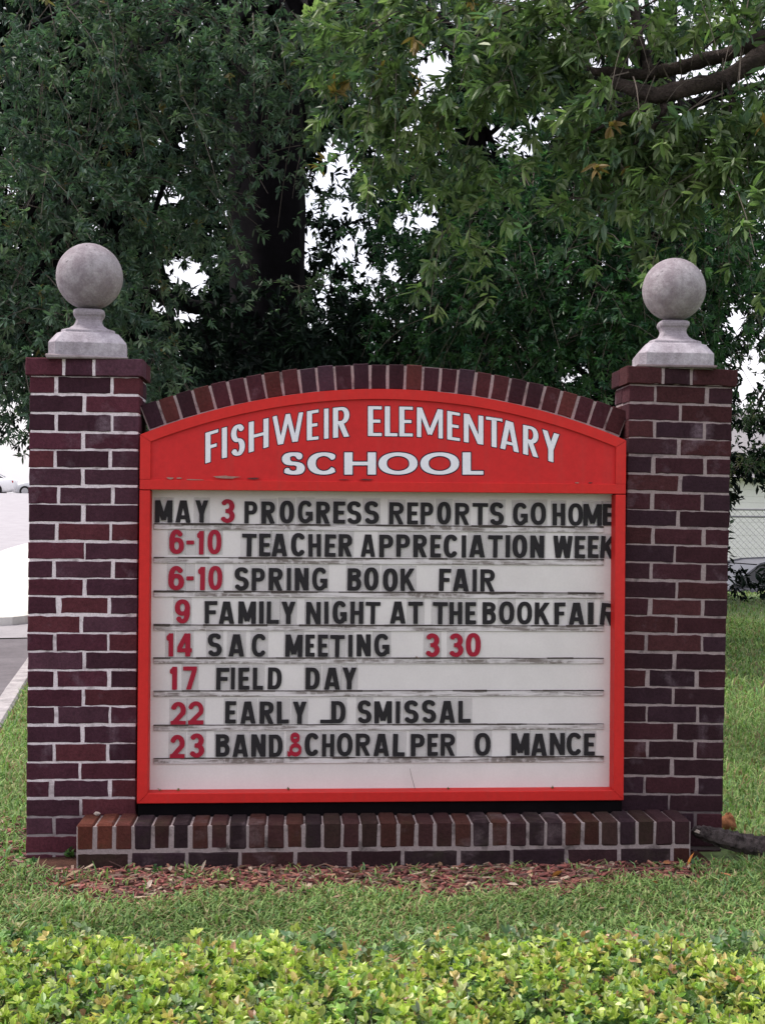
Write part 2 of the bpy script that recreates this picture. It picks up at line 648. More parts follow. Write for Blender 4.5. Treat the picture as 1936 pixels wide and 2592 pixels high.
def wobble_rect(x0, x1, z0, z1, amp=0.0009, step=0.022):
    P = []
    nx, nz = max(2, int((x1 - x0) / step)), max(2, int((z1 - z0) / step))
    for i in range(nx):
        P.append((x0 + (x1 - x0) * i / nx, z0))
    for i in range(nz):
        P.append((x1, z0 + (z1 - z0) * i / nz))
    for i in range(nx):
        P.append((x1 - (x1 - x0) * i / nx, z1))
    for i in range(nz):
        P.append((x0, z1 - (z1 - z0) * i / nz))
    P = np.array(P)
    return P + rng.normal(0, amp, P.shape)


def pick(pal):
    return tuple(pal[rng.integers(len(pal))] * rng.uniform(0.8, 1.2))


def pillar(x0, x1, lean, label, pal, m_mort, fin_rot, name='brick_pillar', depth=0.22):
    cx = (x0 + x1) / 2
    hw = (x1 - x0) / 2
    root = empty(name, (cx, 0, 0), (0, lean, 0))
    tag(root, label, 'pillar', 'brick pillars either side of the red sign')
    b, cp = MB(), MB()
    j = 0.0055
    J = 0.0045
    hb = depth / 2
    for k in range(0, 28):
        z1 = HP - k * CH
        z0 = z1 - CH
        if k == 0:
            o = 0.013
            y0, y1 = -0.014, depth + 0.014
            cp.box(-hw - o + 0.005, hw + o - 0.005, y0 + 0.004, y1 - 0.004, z0 + 0.004, z1 - 0.004, 1)
            xs = [-hw - o, -0.075, 0.035, hw + o]
            for a, c in zip(xs[:-1], xs[1:]):
                for ya, yb in ((y0, hb - J), (hb + J, y1)):
                    if ya > 0:
                        cp.cbox(a + (j if a > -hw else 0), c - (j if c < hw else 0), ya, yb, z0 + 0.003, z1, 0.003, 0, pick(pal))
                    else:
                        cp.prism(wobble_rect(a + (j if a > -hw else 0), c - (j if c < hw else 0), z0 + 0.003, z1), ya, yb, 0, pick(pal), 0.004)
            continue
        xs = [-hw, -0.100 + rng.normal(0, .004), 0.100 + rng.normal(0, .004), hw] if k % 2 else [-hw, rng.normal(0, .004), hw]
        dz = rng.normal(0, 0.0012)
        for a, c in zip(xs[:-1], xs[1:]):
            aj = a + (j + rng.uniform(-.002, .0045) if a > -hw + 0.01 else rng.normal(0, .001))
            cj = c - (j + rng.uniform(-.002, .0045) if c < hw - 0.01 else rng.normal(0, .001))
            out = rng.normal(0, 0.0008)
            lo, hi = z0 + J * rng.uniform(0.55, 1.25) + dz, z1 - J * rng.uniform(0.5, 1.2) + dz
            b.prism(wobble_rect(aj, cj, lo, hi), out, hb - J, 0, pick(pal), 0.0028)
            b.cbox(aj, cj, hb + J, depth, z0 + J, z1 - J, 0.003, 0, pick(pal))
    # the mortar core, a rough sheet a little behind the brick faces
    r = 0.0030
    b.cbox(-hw + r, hw - r, r, depth - r, -0.15, HP - CH + 0.002, 0.002, 1)
    b.build('shaft', [M_BRICK, m_mort], root)
    cp.build('cap_course', [M_BRICK, m_mort], root)
    # finial: square pedestal, neck and ball
    f = MB()
    s = 0.142
    prof = [(0.98, -0.004), (1.0, 0.004), (1.0, 0.055), (0.985, 0.059), (0.89, 0.077), (0.79, 0.094), (0.70, 0.099), (0.69, 0.107), (0.65, 0.110), (0.50, 0.118), (0.40, 0.130), (0.345, 0.145), (0.335, 0.153), (0.36, 0.165), (0.40, 0.172), (0.415, 0.180), (0.405, 0.188), (0.34, 0.194)]
    V, F = [], []
    for w, z in prof:
        rr = 0.03 if z < 0.125 else 0.12      # square in plan, corners softened
        for q in range(32):
            an = 2 * math.pi * (q + 0.5) / 32
            cxx, syy = math.cos(an), math.sin(an)
            sq = 1 / max(abs(cxx), abs(syy))
            sc = (1 - rr) * min(sq, 1.385) + rr * 1.0
            V.append((cxx * s * w * sc, syy * s * w * sc * 0.93, z))
    for i in range(len(prof) - 1):
        for q in range(32):
            F.append([i * 32 + q, i * 32 + (q + 1) % 32, (i + 1) * 32 + (q + 1) % 32, (i + 1) * 32 + q])
    F.append(list(range(32))[::-1])
    F.append([(len(prof) - 1) * 32 + q for q in range(32)])
    f.add(V, F)
    # mortar skirt under the pedestal
    f.cbox(-s * 1.05, s * 1.05, -s * 0.98, s * 0.98, -0.004, 0.007, 0.004, 1, jit=0.003)
    fo = f.build('finial', [M_STONE_L, m_mort], root)
    fo.location = (-0.004 if lean == 0 else -0.006, depth / 2, HP + (0.002 if lean == 0 else 0.0))
    fo.rotation_euler = (0, 0, fin_rot)
    V, F = [], []
    nr, ns = 24, 40
    R = 0.1245 if lean == 0 else 0.1215
    for i in range(nr + 1):
        th = math.pi * i / nr
        for q in range(ns):
            an = 2 * math.pi * q / ns
            pk = 1 + (0.012 * max(0, math.cos(th)) ** 10)
            V.append((R * math.sin(th) * math.cos(an), R * math.sin(th) * math.sin(an), R * math.cos(th) * pk))
    for i in range(nr):
        for q in range(ns):
            F.append([i * ns + q, (i + 1) * ns + q, (i + 1) * ns + (q + 1) % ns, i * ns + (q + 1) % ns])
    me = make_mesh('ball', V, F, [M_STONE], smooth=True)
    bo = link('ball', me, fo)
    bo.location = (0.0, 0, 0.198 + R * 0.99)
    return root


pL = pillar(-1.314, -0.914, 0.0, 'left brick pillar with bright white mortar joints, capped by a grey stone ball', REDS, M_MORTAR, 0.12)
pR = pillar(0.895, 1.295, 0.0190, 'slightly leaning right brick pillar with darker bricks and dull mortar, capped by a stone ball', DARKS, M_MORTAR_R, -0.14)

# plinth in front: a rowlock course on a stretcher course
PF = -0.17
pl0 = at(191, 2150, PF)
pl1 = at(1750, 2130, PF)
PX0, PX1 = pl0[0], pl1[0]
ZT = at(191, 2088, PF)[2]
ZB = ZT - 0.099
root = empty('brick_plinth', ((PX0 + PX1) / 2, PF, 0))
tag(root, 'low weathered brick plinth with a course of upright bricks below the sign', 'plinth')
b = MB()
n = int(round((PX1 - PX0) / CH))
st = (PX1 - PX0) / n
ox = (PX0 + PX1) / 2
for i in range(n):
    a = PX0 + i * st - ox
    e = abs(i - 1) < 3
    pal = np.array([(0.11, 0.034, 0.024), (0.088, 0.028, 0.024)]) if e and i < 3 else OLDS
    z1 = ZT + rng.normal(0, 0.0012)
    tn = pick(pal)
    b.cbox(a + 0.003, a + st - 0.003, rng.normal(0, 0.0015), 0.168 if not (PX0 + i * st > -0.91 and PX0 + i * st < 0.84) else 0.26, ZB + 0.005, z1, 0.007, 0, tn, 0.0012)
x = PX0
xs = [PX0]
first = 0.2
while xs[-1] + 0.21 < PX1:
    xs.append(xs[-1] + 0.2 + rng.normal(0, 0.006))
xs.append(PX1)
for a, c in zip(xs[:-1], xs[1:]):
    b.prism(wobble_rect(a + 0.005 - ox, c - 0.005 - ox, ZB - CH + 0.005, ZB - 0.005), rng.normal(0, 0.0015), 0.168, 0, pick(OLDS), 0.005)
b.cbox(PX0 + 0.003 - ox, PX1 - 0.003 - ox, 0.0035, 0.167, -0.15, ZT - 0.008, 0.002, 1)
b.cbox(PX0 - 0.012 - ox, PX1 + 0.012 - ox, -0.010, 0.166, -0.16, ZB - CH - 0.004, 0.004, 1)
b.build('brickwork', [M_BRICK_OLD, M_MORTAR_P], root)

# ------------------------------------------------------------------ the red sign
FY = -0.045
FX = 0.9045
z_top = (at(357, 1099, FY)[2] + at(1580, 1115, FY)[2]) / 2          # spring of the arch
z_bot = (at(350, 2033, FY)[2] + at(1578, 2029, FY)[2]) / 2
z_pk = at(940, 983.5, FY)[2]
zi_top = (at(377, 1240, FY)[2] + at(1557, 1249, FY)[2]) / 2
zi_bot = (at(376, 2008, FY)[2] + at(1548, 2003.5, FY)[2]) / 2
z_hd = (at(377, 1212, FY)[2] + at(1557, 1223, FY)[2]) / 2
FW = at(377, 1600, FY)[0] + FX
print('sign', z_top, z_bot, z_pk, zi_top, zi_bot, z_hd, FW, 'plinth', ZT, PX0, PX1)


def m_red(name, col):
    m, nt, bs = mat(name)
    n1, n2, n3 = noise(nt, 3, 6, 0.6), noise(nt, 45, 5, 0.7), noise(nt, 13, 6, 0.75)
    c = mix(nt, ramp(nt, n1.outputs[0], [(0.3, 0.0), (0.7, 1.0)]), tuple(v * 0.86 for v in col), col)
    c = mix(nt, ramp(nt, n3.outputs[0], [(0.68, 0.0), (0.74, 0.5)]), c, (0.30, 0.05, 0.04))
    mp = N(nt, 'ShaderNodeMapping')
    mp.inputs['Scale'].default_value = (22, 22, 1.6)
    nt.links.new(N(nt, 'ShaderNodeTexCoord').outputs['Object'], mp.inputs[0])
    n5 = noise(nt, 1.0, 5, 0.7, mp.outputs[0])
    c = mix(nt, ramp(nt, n5.outputs[0], [(0.52, 0.0), (0.75, 0.35)]), c, (0.36, 0.045, 0.04))
    c = mix(nt, 1.0, c, ramp(nt, n2.outputs[0], [(0.3, 0.9), (0.7, 1.06)]), 'MULTIPLY')
    nt.links.new(c, bs.inputs['Base Color'])
    bs.inputs['Roughness'].default_value = 0.6
    bs.inputs['Specular IOR Level'].default_value = 0.2
    bump(nt, bs, n2.outputs[0], 0.08, 0.003)
    return m


M_RED = m_red('red_paint', (0.56, 0.022, 0.019))
M_RED2 = m_red('red_panel', (0.54, 0.020, 0.021))
M_BOARD = None
sign = empty('school_sign', (0, FY, z_bot))
tag(sign, 'red framed school sign with arched painted header above a white changeable letter board', 'sign')
SO = np.array([0, FY, z_bot])


def sag_circle(hwid, sag):
    R = (hwid ** 2 + sag ** 2) / (2 * sag)
    return R


RA = sag_circle(FX, z_pk - z_top)
ZC = z_pk - RA                               # centre of the arch circle


def arc_pts(R, x0, x1, n):
    xs = np.linspace(x0, x1, n)
    return np.column_stack([xs, ZC + np.sqrt(np.maximum(R * R - xs * xs, 0))])


# header panel (recessed 10 mm behind its trim)
b = MB()
poly = [(-FX + 0.004, zi_top + 0.004)] + [(FX - 0.004, zi_top + 0.004)] + [tuple(p) for p in arc_pts(RA - 0.004, FX - 0.004, -FX + 0.004, 40)]
b.prism(np.array(poly) - [0, z_bot], 0.009, 0.125)
hp = b.build('header_panel', M_RED2, sign)
# header trim: arched strip, two side strips, bottom rail
b = MB()
TW = 0.0375
top = arc_pts(RA, -FX, FX, 48)
inn = arc_pts(RA - TW, -FX + FW, FX - FW, 48)
V = []
for y in (0.0, 0.03):
    for p in top:
        V.append((p[0], y, p[1] - z_bot))
    for p in inn:
        V.append((p[0], y, p[1] - z_bot))
F = []
n = 48
for i in range(n - 1):
    F.append([n + i, n + i + 1, i + 1, i])
    F.append([i, i + 1, 2 * n + i + 1, 2 * n + i])
    F.append([n + i + 1, n + i, 3 * n + i, 3 * n + i + 1])
F += [[0, 2 * n, 3 * n, n], [n - 1, 2 * n - 1, 4 * n - 1, 3 * n - 1]]
b.add(V, F)
zl = inn[0][1]
for s in (-1, 1):
    P = np.array([(s * FX, z_hd - 0.002), (s * (FX - FW), z_hd - 0.002), (s * (FX - FW), zl - 0.0015), (s * FX, z_top - 0.0015)]) - [0, z_bot]
    if s > 0:
        P = P[::-1]
    b.prism(P, 0.0005, 0.03)
b.cbox(-FX, FX, 0.0, 0.03, zi_top - z_bot, z_hd - z_bot - 0.003, 0.0015)
# paint chips where the trim is worn
for (px, py, w, h) in ((575, 1208, 75, 6), (640, 1211, 30, 4), (430, 1210, 22, 4), (452, 1210, 14, 4), (490, 1214, 40, 2.5), (930, 1214, 40, 3), (1460, 1222, 14, 3), (1495, 1222, 10, 3), (870, 1214, 26, 2)):
    p = at(px, py, FY)
    w, h = w / 680, h / 680
    P = [(p[0] + math.cos(a) * w / 2 * (1 + 0.3 * rng.normal()), p[2] - z_bot + math.sin(a) * h / 2 * (1 + 0.3 * rng.normal())) for a in np.linspace(0, 2 * math.pi, 11)[:-1]]
    b.prism(P, -0.0008, 0.004, 1, (0.30, 0.17, 0.14) if rng.random() < 0.7 else (0.10, 0.02, 0.02))
ht = b.build('header_trim', [M_RED, M_CHIP], sign)
# lower door frame
b = MB()
zz = lambda v: v - z_bot
g = 0.0012
for s in (-1, 1):
    P = np.array([(s * FX, zz(zi_top) - 0.003), (s * FX, 0.0), (s * (FX - FW), zz(zi_bot) - g), (s * (FX - FW), zz(zi_top) - 0.003)])
    b.prism(P if s < 0 else P[::-1], 0.0, 0.10, c=0.002)
P = np.array([(-FX + g, 0), (FX - g, 0), (FX - FW - g, zz(zi_bot)), (-FX + FW + g, zz(zi_bot))])
b.prism(P, 0.0006, 0.10, c=0.002)
b.build('frame', M_RED, sign)
# steel box the sign stands on, coloured black as the shadow under the frame
b = MB()
b.cbox(-FX + 0.003, FX - 0.003, 0.012, 0.16, ZT - z_bot - 0.012, -0.001, 0.002)
b.box(-FX + 0.003, FX - 0.003, 0.101, 0.16, 0.0, zz(z_hd))
b.build('base_box', M_SHADOW_BLACK, sign)

# white letter board
m, nt, bs = mat('white_board')
tc = N(nt, 'ShaderNodeTexCoord').outputs['Object']
n1, n2 = noise(nt, 4, 6, 0.65, tc), noise(nt, 120, 3, 0.7, tc)
mp = N(nt, 'ShaderNodeMapping')
mp.inputs['Scale'].default_value = (14, 14, 1.5)
nt.links.new(tc, mp.inputs[0])
n3 = noise(nt, 1.0, 6, 0.7, mp.outputs[0])
c = mix(nt, ramp(nt, n1.outputs[0], [(0.35, 0.0), (0.7, 1.0)]), (0.60, 0.57, 0.565), (0.67, 0.64, 0.635))
c = mix(nt, ramp(nt, n3.outputs[0], [(0.60, 0.0), (0.85, 0.35)]), c, (0.45, 0.42, 0.40))
c = mix(nt, 1.0, c, ramp(nt, n2.outputs[0], [(0.3, 0.95), (0.7, 1.02)]), 'MULTIPLY')
nt.links.new(c, bs.inputs['Base Color'])
bs.inputs['Roughness'].default_value = 0.7
bs.inputs['Specular IOR Level'].default_value = 0.15
M_BOARD = m
BY = 0.022 - FY                # board face, behind the frame's front
b = MB()
b.box(-FX + FW - 0.004, FX - FW + 0.004, BY, 0.10 - 0.004, zz(zi_bot) - 0.004, zz(zi_top) + 0.004)
board = b.build('letter_board', M_BOARD, sign)

# letter tracks with grime along them
m, nt, bs = mat('grimy_track')
tc = N(nt, 'ShaderNodeTexCoord').outputs['Object']
mp = N(nt, 'ShaderNodeMapping')
mp.inputs['Scale'].default_value = (5, 8, 60)
nt.links.new(tc, mp.inputs[0])
n1 = noise(nt, 1.0, 6, 0.7, mp.outputs[0])
n2 = noise(nt, 30, 5, 0.7, tc)
c = mix(nt, ramp(nt, n1.outputs[0], [(0.42, 0.0), (0.58, 1.0)]), (0.58, 0.55, 0.56), (0.16, 0.135, 0.125))
c = mix(nt, ramp(nt, n2.outputs[0], [(0.5, 0.0), (0.62, 0.8)]), c, (0.55, 0.52, 0.53))
nt.links.new(c, bs.inputs['Base Color'])
bs.inputs['Roughness'].default_value = 0.6
M_TRACK = m
M_GRIME = m_simple('grime', (0.085, 0.07, 0.065), 0.9, 0.4, 25)
YT = 0.022
TRK = [(1326.5, 1327), (1410, 1411.5), (1496, 1496), (1580, 1580), (1663.5, 1662), (1747, 1744), (1834, 1828), (1917.5, 1911)]
tz = []
for i, (yl, yr) in enumerate(TRK):
    z = (at(392, yl, YT)[2] + at(1526, yr, YT)[2]) / 2
    tz.append(z)
    xa, xb = at(389, yl, YT)[0], at(1527, yr, YT)[0]
    b = MB()
    b.cbox(xa, xb, BY - 0.0045, BY + 0.003, zz(z) - 0.026, zz(z) - 0.0045, 0.001, 0)
    # dirt caked along the ledge: a broken dark bead of uneven thickness
    x = xa
    while x < xb - 0.01:
        ln = min(rng.uniform(0.02, 0.12), xb - x)
        th = abs(rng.normal(0.0028, 0.0014)) + 0.0010
        if i in (0, 1, 2, 3):
            th *= 1.25
        if rng.random() < 2:
            b.cbox(x, x + ln + 0.0005, BY - 0.0049 - th * 0.3, BY - 0.001, zz(z) - 0.0045 - th * 0.55, zz(z) - 0.0045 + th * 0.45, 0.0004, 1, jit=0.0006)
        x += ln
    b.build('letter_track', [M_TRACK, M_GRIME], sign)


# ------------------------------------------------------------------ glyphs drawn from strokes
def arc(cx, cy, rx, ry, a0, a1, n=20, e=2.4):
    P = []
    for a in np.radians(np.linspace(a0, a1, n)):
        c_, s_ = math.cos(a), math.sin(a)
        P.append((cx + rx * math.copysign(abs(c_) ** (2 / e), c_), cy + ry * math.copysign(abs(s_) ** (2 / e), s_)))
    return P


def strokes(ch, w, t, h, e=2.4):
    """centre lines of a capital in a box w wide and 1 high; t stem and h bar thickness"""
    a, b, R, T = t / 2, h / 2, w - t / 2, 1 - h / 2
    m = w / 2
    if ch == 'A':
        q = a * 1.02
        return [[(q, -.05), (m - t * .12, 1.1)], [(w - q, -.05), (m + t * .12, 1.1)], [(w * .2, .24), (w * .8, .24)]]
    if ch == 'B':
        return [[(a, 0), (a, 1)], [(a, T), (m, T)] + arc(m, .765, R - m - t * .08, T - .765, 90, -90, 12, e) + [(a, .53)], [(a, .53), (m, .53)] + arc(m, .265 + b / 2, R - m, .53 - .265 - b / 2, 90, -90, 12, e) + [(a, b)]]
    if ch == 'C':
        return [arc(m, .5, R - m, .5 - b, 38, 322, 34, e)]
    if ch == 'D':
        return [[(a, 0), (a, 1)], [(a, T), (m * .9, T)] + arc(m * .9, .5, R - m * .9, T - .5, 90, -90, 20, e) + [(a, b)]]
    if ch == 'E':
        return [[(a, 0), (a, 1)], [(a, T), (w, T)], [(a, .5), (w * .9, .5)], [(a, b), (w, b)]]
    if ch == 'F':
        return [[(a, 0), (a, 1)], [(a, T), (w, T)], [(a, .50), (w * .88, .50)]]
    if ch == 'G':
        return [arc(m, .5, R - m, .5 - b, 40, 322, 34, e), [(R, .12), (R, .47)], [(m + t * .1, .43), (w, .43)]]
    if ch == 'H':
        return [[(a, 0), (a, 1)], [(R, 0), (R, 1)], [(a, .5), (R, .5)]]
    if ch == 'I':
        return [[(m, 0), (m, 1)]]
    if ch == 'K':
        return [[(a, 0), (a, 1)], [(a, .33), (w * .98 - a * .7, 1.08)], [(m * .82, .56), (w - a * .9, -.06)]]
    if ch == 'L':
        return [[(a, 0), (a, 1)], [(a, b), (w, b)]]
    if ch == 'M':
        return [[(a, 0), (a, 1)], [(R, 0), (R, 1)], [(a * 1.05, 1.05), (m, .12)], [(w - a * 1.05, 1.05), (m, .12)]]
    if ch == 'N':
        return [[(a, 0), (a, 1)], [(R, 0), (R, 1)], [(a * .9, 1.06), (w - a * .9, -.06)]]
    if ch in 'O0':
        return [arc(m, .5, R - m, .5 - b, 0, 360, 56, e)]
    if ch == 'P':
        return [[(a, 0), (a, 1)], [(a, T), (m, T)] + arc(m, .70, R - m, T - .70, 90, -90, 14, e) + [(a, .70 - (T - .70))]]
    if ch == 'R':
        zl = .72 - (T - .72)
        return [[(a, 0), (a, 1)], [(a, T), (m, T)] + arc(m, .72, R - m - t * .05, T - .72, 90, -90, 14, e) + [(a, zl)], [(m * .9, zl), (w - a * .95, -.05)]]
    if ch == 'S':
        ru = (T - .5) / 2
        return [arc(m, T - ru, R - m - t * .04, ru, 25, 180, 16, e) + arc(m, T - ru, R - m - t * .04, ru, 180, 262, 8, 2) [1:] + arc(m, b + ru, R - m, ru, 82, 0, 8, 2) + arc(m, b + ru, R - m, ru, 0, -155, 16, e)[1:]]
    if ch == 'T':
        return [[(m, 0), (m, 1)], [(0, T), (w, T)]]
    if ch == 'W':
        q = w * .26
        return [[(a * .8, 1.05), (q, -.08)], [(q, -.08), (m, 1.0)], [(m, 1.0), (w - q, -.08)], [(w - q, -.08), (w - a * .8, 1.05)]]
    if ch == 'Y':
        return [[(m, 0), (m, .46)], [(a * .85, 1.06), (m, .40)], [(w - a * .85, 1.06), (m, .40)]]
    if ch == '1':
        return [[(w - a, 0), (w - a, 1)], [(w - a, .93), (0, .74)]]
    if ch == '2':
        ru = .28
        return [arc(m, T - ru, R - m, ru, 165, -25, 18, 2) + [(a * 1.2, b)], [(0, b), (w, b)]]
    if ch == '3':
        ru = (T - .5) / 2
        return [arc(m, T - ru, R - m - t * .1, ru, 155, -90, 18, 2), arc(m, b + ru, R - m, ru, 90, -155, 18, 2), [(m * .75, .5), (m * 1.1, .5)]]
    if ch == '4':
        return [[(w * .72, 0), (w * .72, 1)], [(w * .72 - a * .3, 1.0), (a * .5, .30)], [(0, .27), (w, .27)]]
    if ch in '69':
        ru = .295 - b / 2
        P = [arc(m, b + ru, R - m, ru, 0, 360, 36, 2.2), arc(m, .5, R - m, .5 - b, 180, 38, 18, 2.2), [(a, .5), (a, .3)]]
        return P if ch == '6' else [[(w - x, 1 - y) for x, y in q] for q in P]
    if ch == '7':
        return [[(0, T), (w, T)], [(w - a * .9, 1 - h * .6), (w * .38, -.05)]]
    if ch == '-':
        return [[(0, .5), (w, .5)]]
    if ch == '&':
        return [arc(w * .54, .78, w * .24, .22 - b, 0, 360, 30, 2), arc(w * .58, .28, w * .34, .28 - b, 0, 360, 34, 2), [(w * .02, .02), (w * .34, .20)], [(-.05, .20), (w * .16, .04)]]
    return []


def glyph_mesh(name, ch, w, t, h, depth, mats, e=2.4, grow=0.0, res=64, extra=()):
    """signed distance to the strokes on a grid -> marching squares -> extruded mesh, front at y=0 and back at y=depth"""
    segs = []
    for pl in list(strokes(ch, w, t, h, e)) + list(extra):
        pl = np.array(pl, float)
        for i in range(len(pl) - 1):
            if np.hypot(*(pl[i + 1] - pl[i])) < 1e-4:
                continue
            segs.append((pl[i], pl[i + 1], i > 0, i < len(pl) - 2))
    pad = 0.06 + grow
    st_ = 1.0 / res
    xlo = -pad - (0.55 if extra else 0)
    xs = np.arange(xlo, w + pad + st_, st_)
    ys = np.arange(-pad, 1 + pad + st_, st_)
    X, Y = np.meshgrid(xs, ys)
    D = np.full(X.shape, 9.0)
    for p, q, j0, j1 in segs:
        d = q - p
        L = math.hypot(*d) + 1e-9
        d = d / L
        th = math.hypot(t * d[1], h * d[0]) / 2
        if ch == '-':
            th = h / 2
        u = (X - p[0]) * d[0] + (Y - p[1]) * d[1] - L / 2
        v = -(X - p[0]) * d[1] + (Y - p[1]) * d[0]
        dx, dy = np.abs(u) - L / 2, np.abs(v) - th
        sd_ = np.minimum(np.maximum(dx, dy), 0) + np.hypot(np.maximum(dx, 0), np.maximum(dy, 0))
        D = np.minimum(D, sd_)
        if j1:
            D = np.minimum(D, np.hypot(X - q[0], Y - q[1]) - th)
    lo = 0 if not extra else -0.5
    D = np.maximum(D, np.maximum(np.maximum(lo - X, X - w), np.maximum(-Y, Y - 1)))
    D = D - grow
    V, F, idx = [], [], {}

    def vert(x, y, back):
        k = (round(x, 5), round(y, 5), back)
        if k not in idx:
            idx[k] = len(V)
            V.append((x, depth if back else 0.0, y))
        return idx[k]
    ins = D < 0
    ny, nx = D.shape
    for j in range(ny - 1):
        run = None
        for i in range(nx):
            full = i < nx - 1 and ins[j, i] and ins[j, i + 1] and ins[j + 1, i] and ins[j + 1, i + 1]
            if full and run is None:
                run = i
            if not full and run is not None:
                a_, b_ = xs[run], xs[i]
                F.append([vert(a_, ys[j], 0), vert(b_, ys[j], 0), vert(b_, ys[j + 1], 0), vert(a_, ys[j + 1], 0)])
                run = None
            if i < nx - 1 and not full:
                cs = [(i, j), (i + 1, j), (i + 1, j + 1), (i, j + 1)]
                if not any(ins[q[1], q[0]] for q in cs):
                    continue
                poly, cross = [], []
                for k in range(4):
                    p, q = cs[k], cs[(k + 1) % 4]
                    dp, dq = D[p[1], p[0]], D[q[1], q[0]]
                    if dp < 0:
                        poly.append((xs[p[0]], ys[p[1]]))
                    if (dp < 0) != (dq < 0):
                        f = dp / (dp - dq)
                        pt = (xs[p[0]] + (xs[q[0]] - xs[p[0]]) * f, ys[p[1]] + (ys[q[1]] - ys[p[1]]) * f)
                        poly.append(pt)
                        cross.append((pt, dp < 0))
                if len(poly) >= 3:
                    F.append([vert(x_, y_, 0) for x_, y_ in poly])
                if len(cross) == 2:
                    (p, pin), (q, _) = cross
                    if not pin:
                        p, q = q, p
                    F.append([vert(*p, 0), vert(*p, 1), vert(*q, 1), vert(*q, 0)])
    F = [f for f in F if len(set(f)) == len(f)]
    return make_mesh(name, V, F, mats)


# changeable letters: x in pixels of the enlarged left half, right-half readings +1502
def q(x):
    return x + 1502


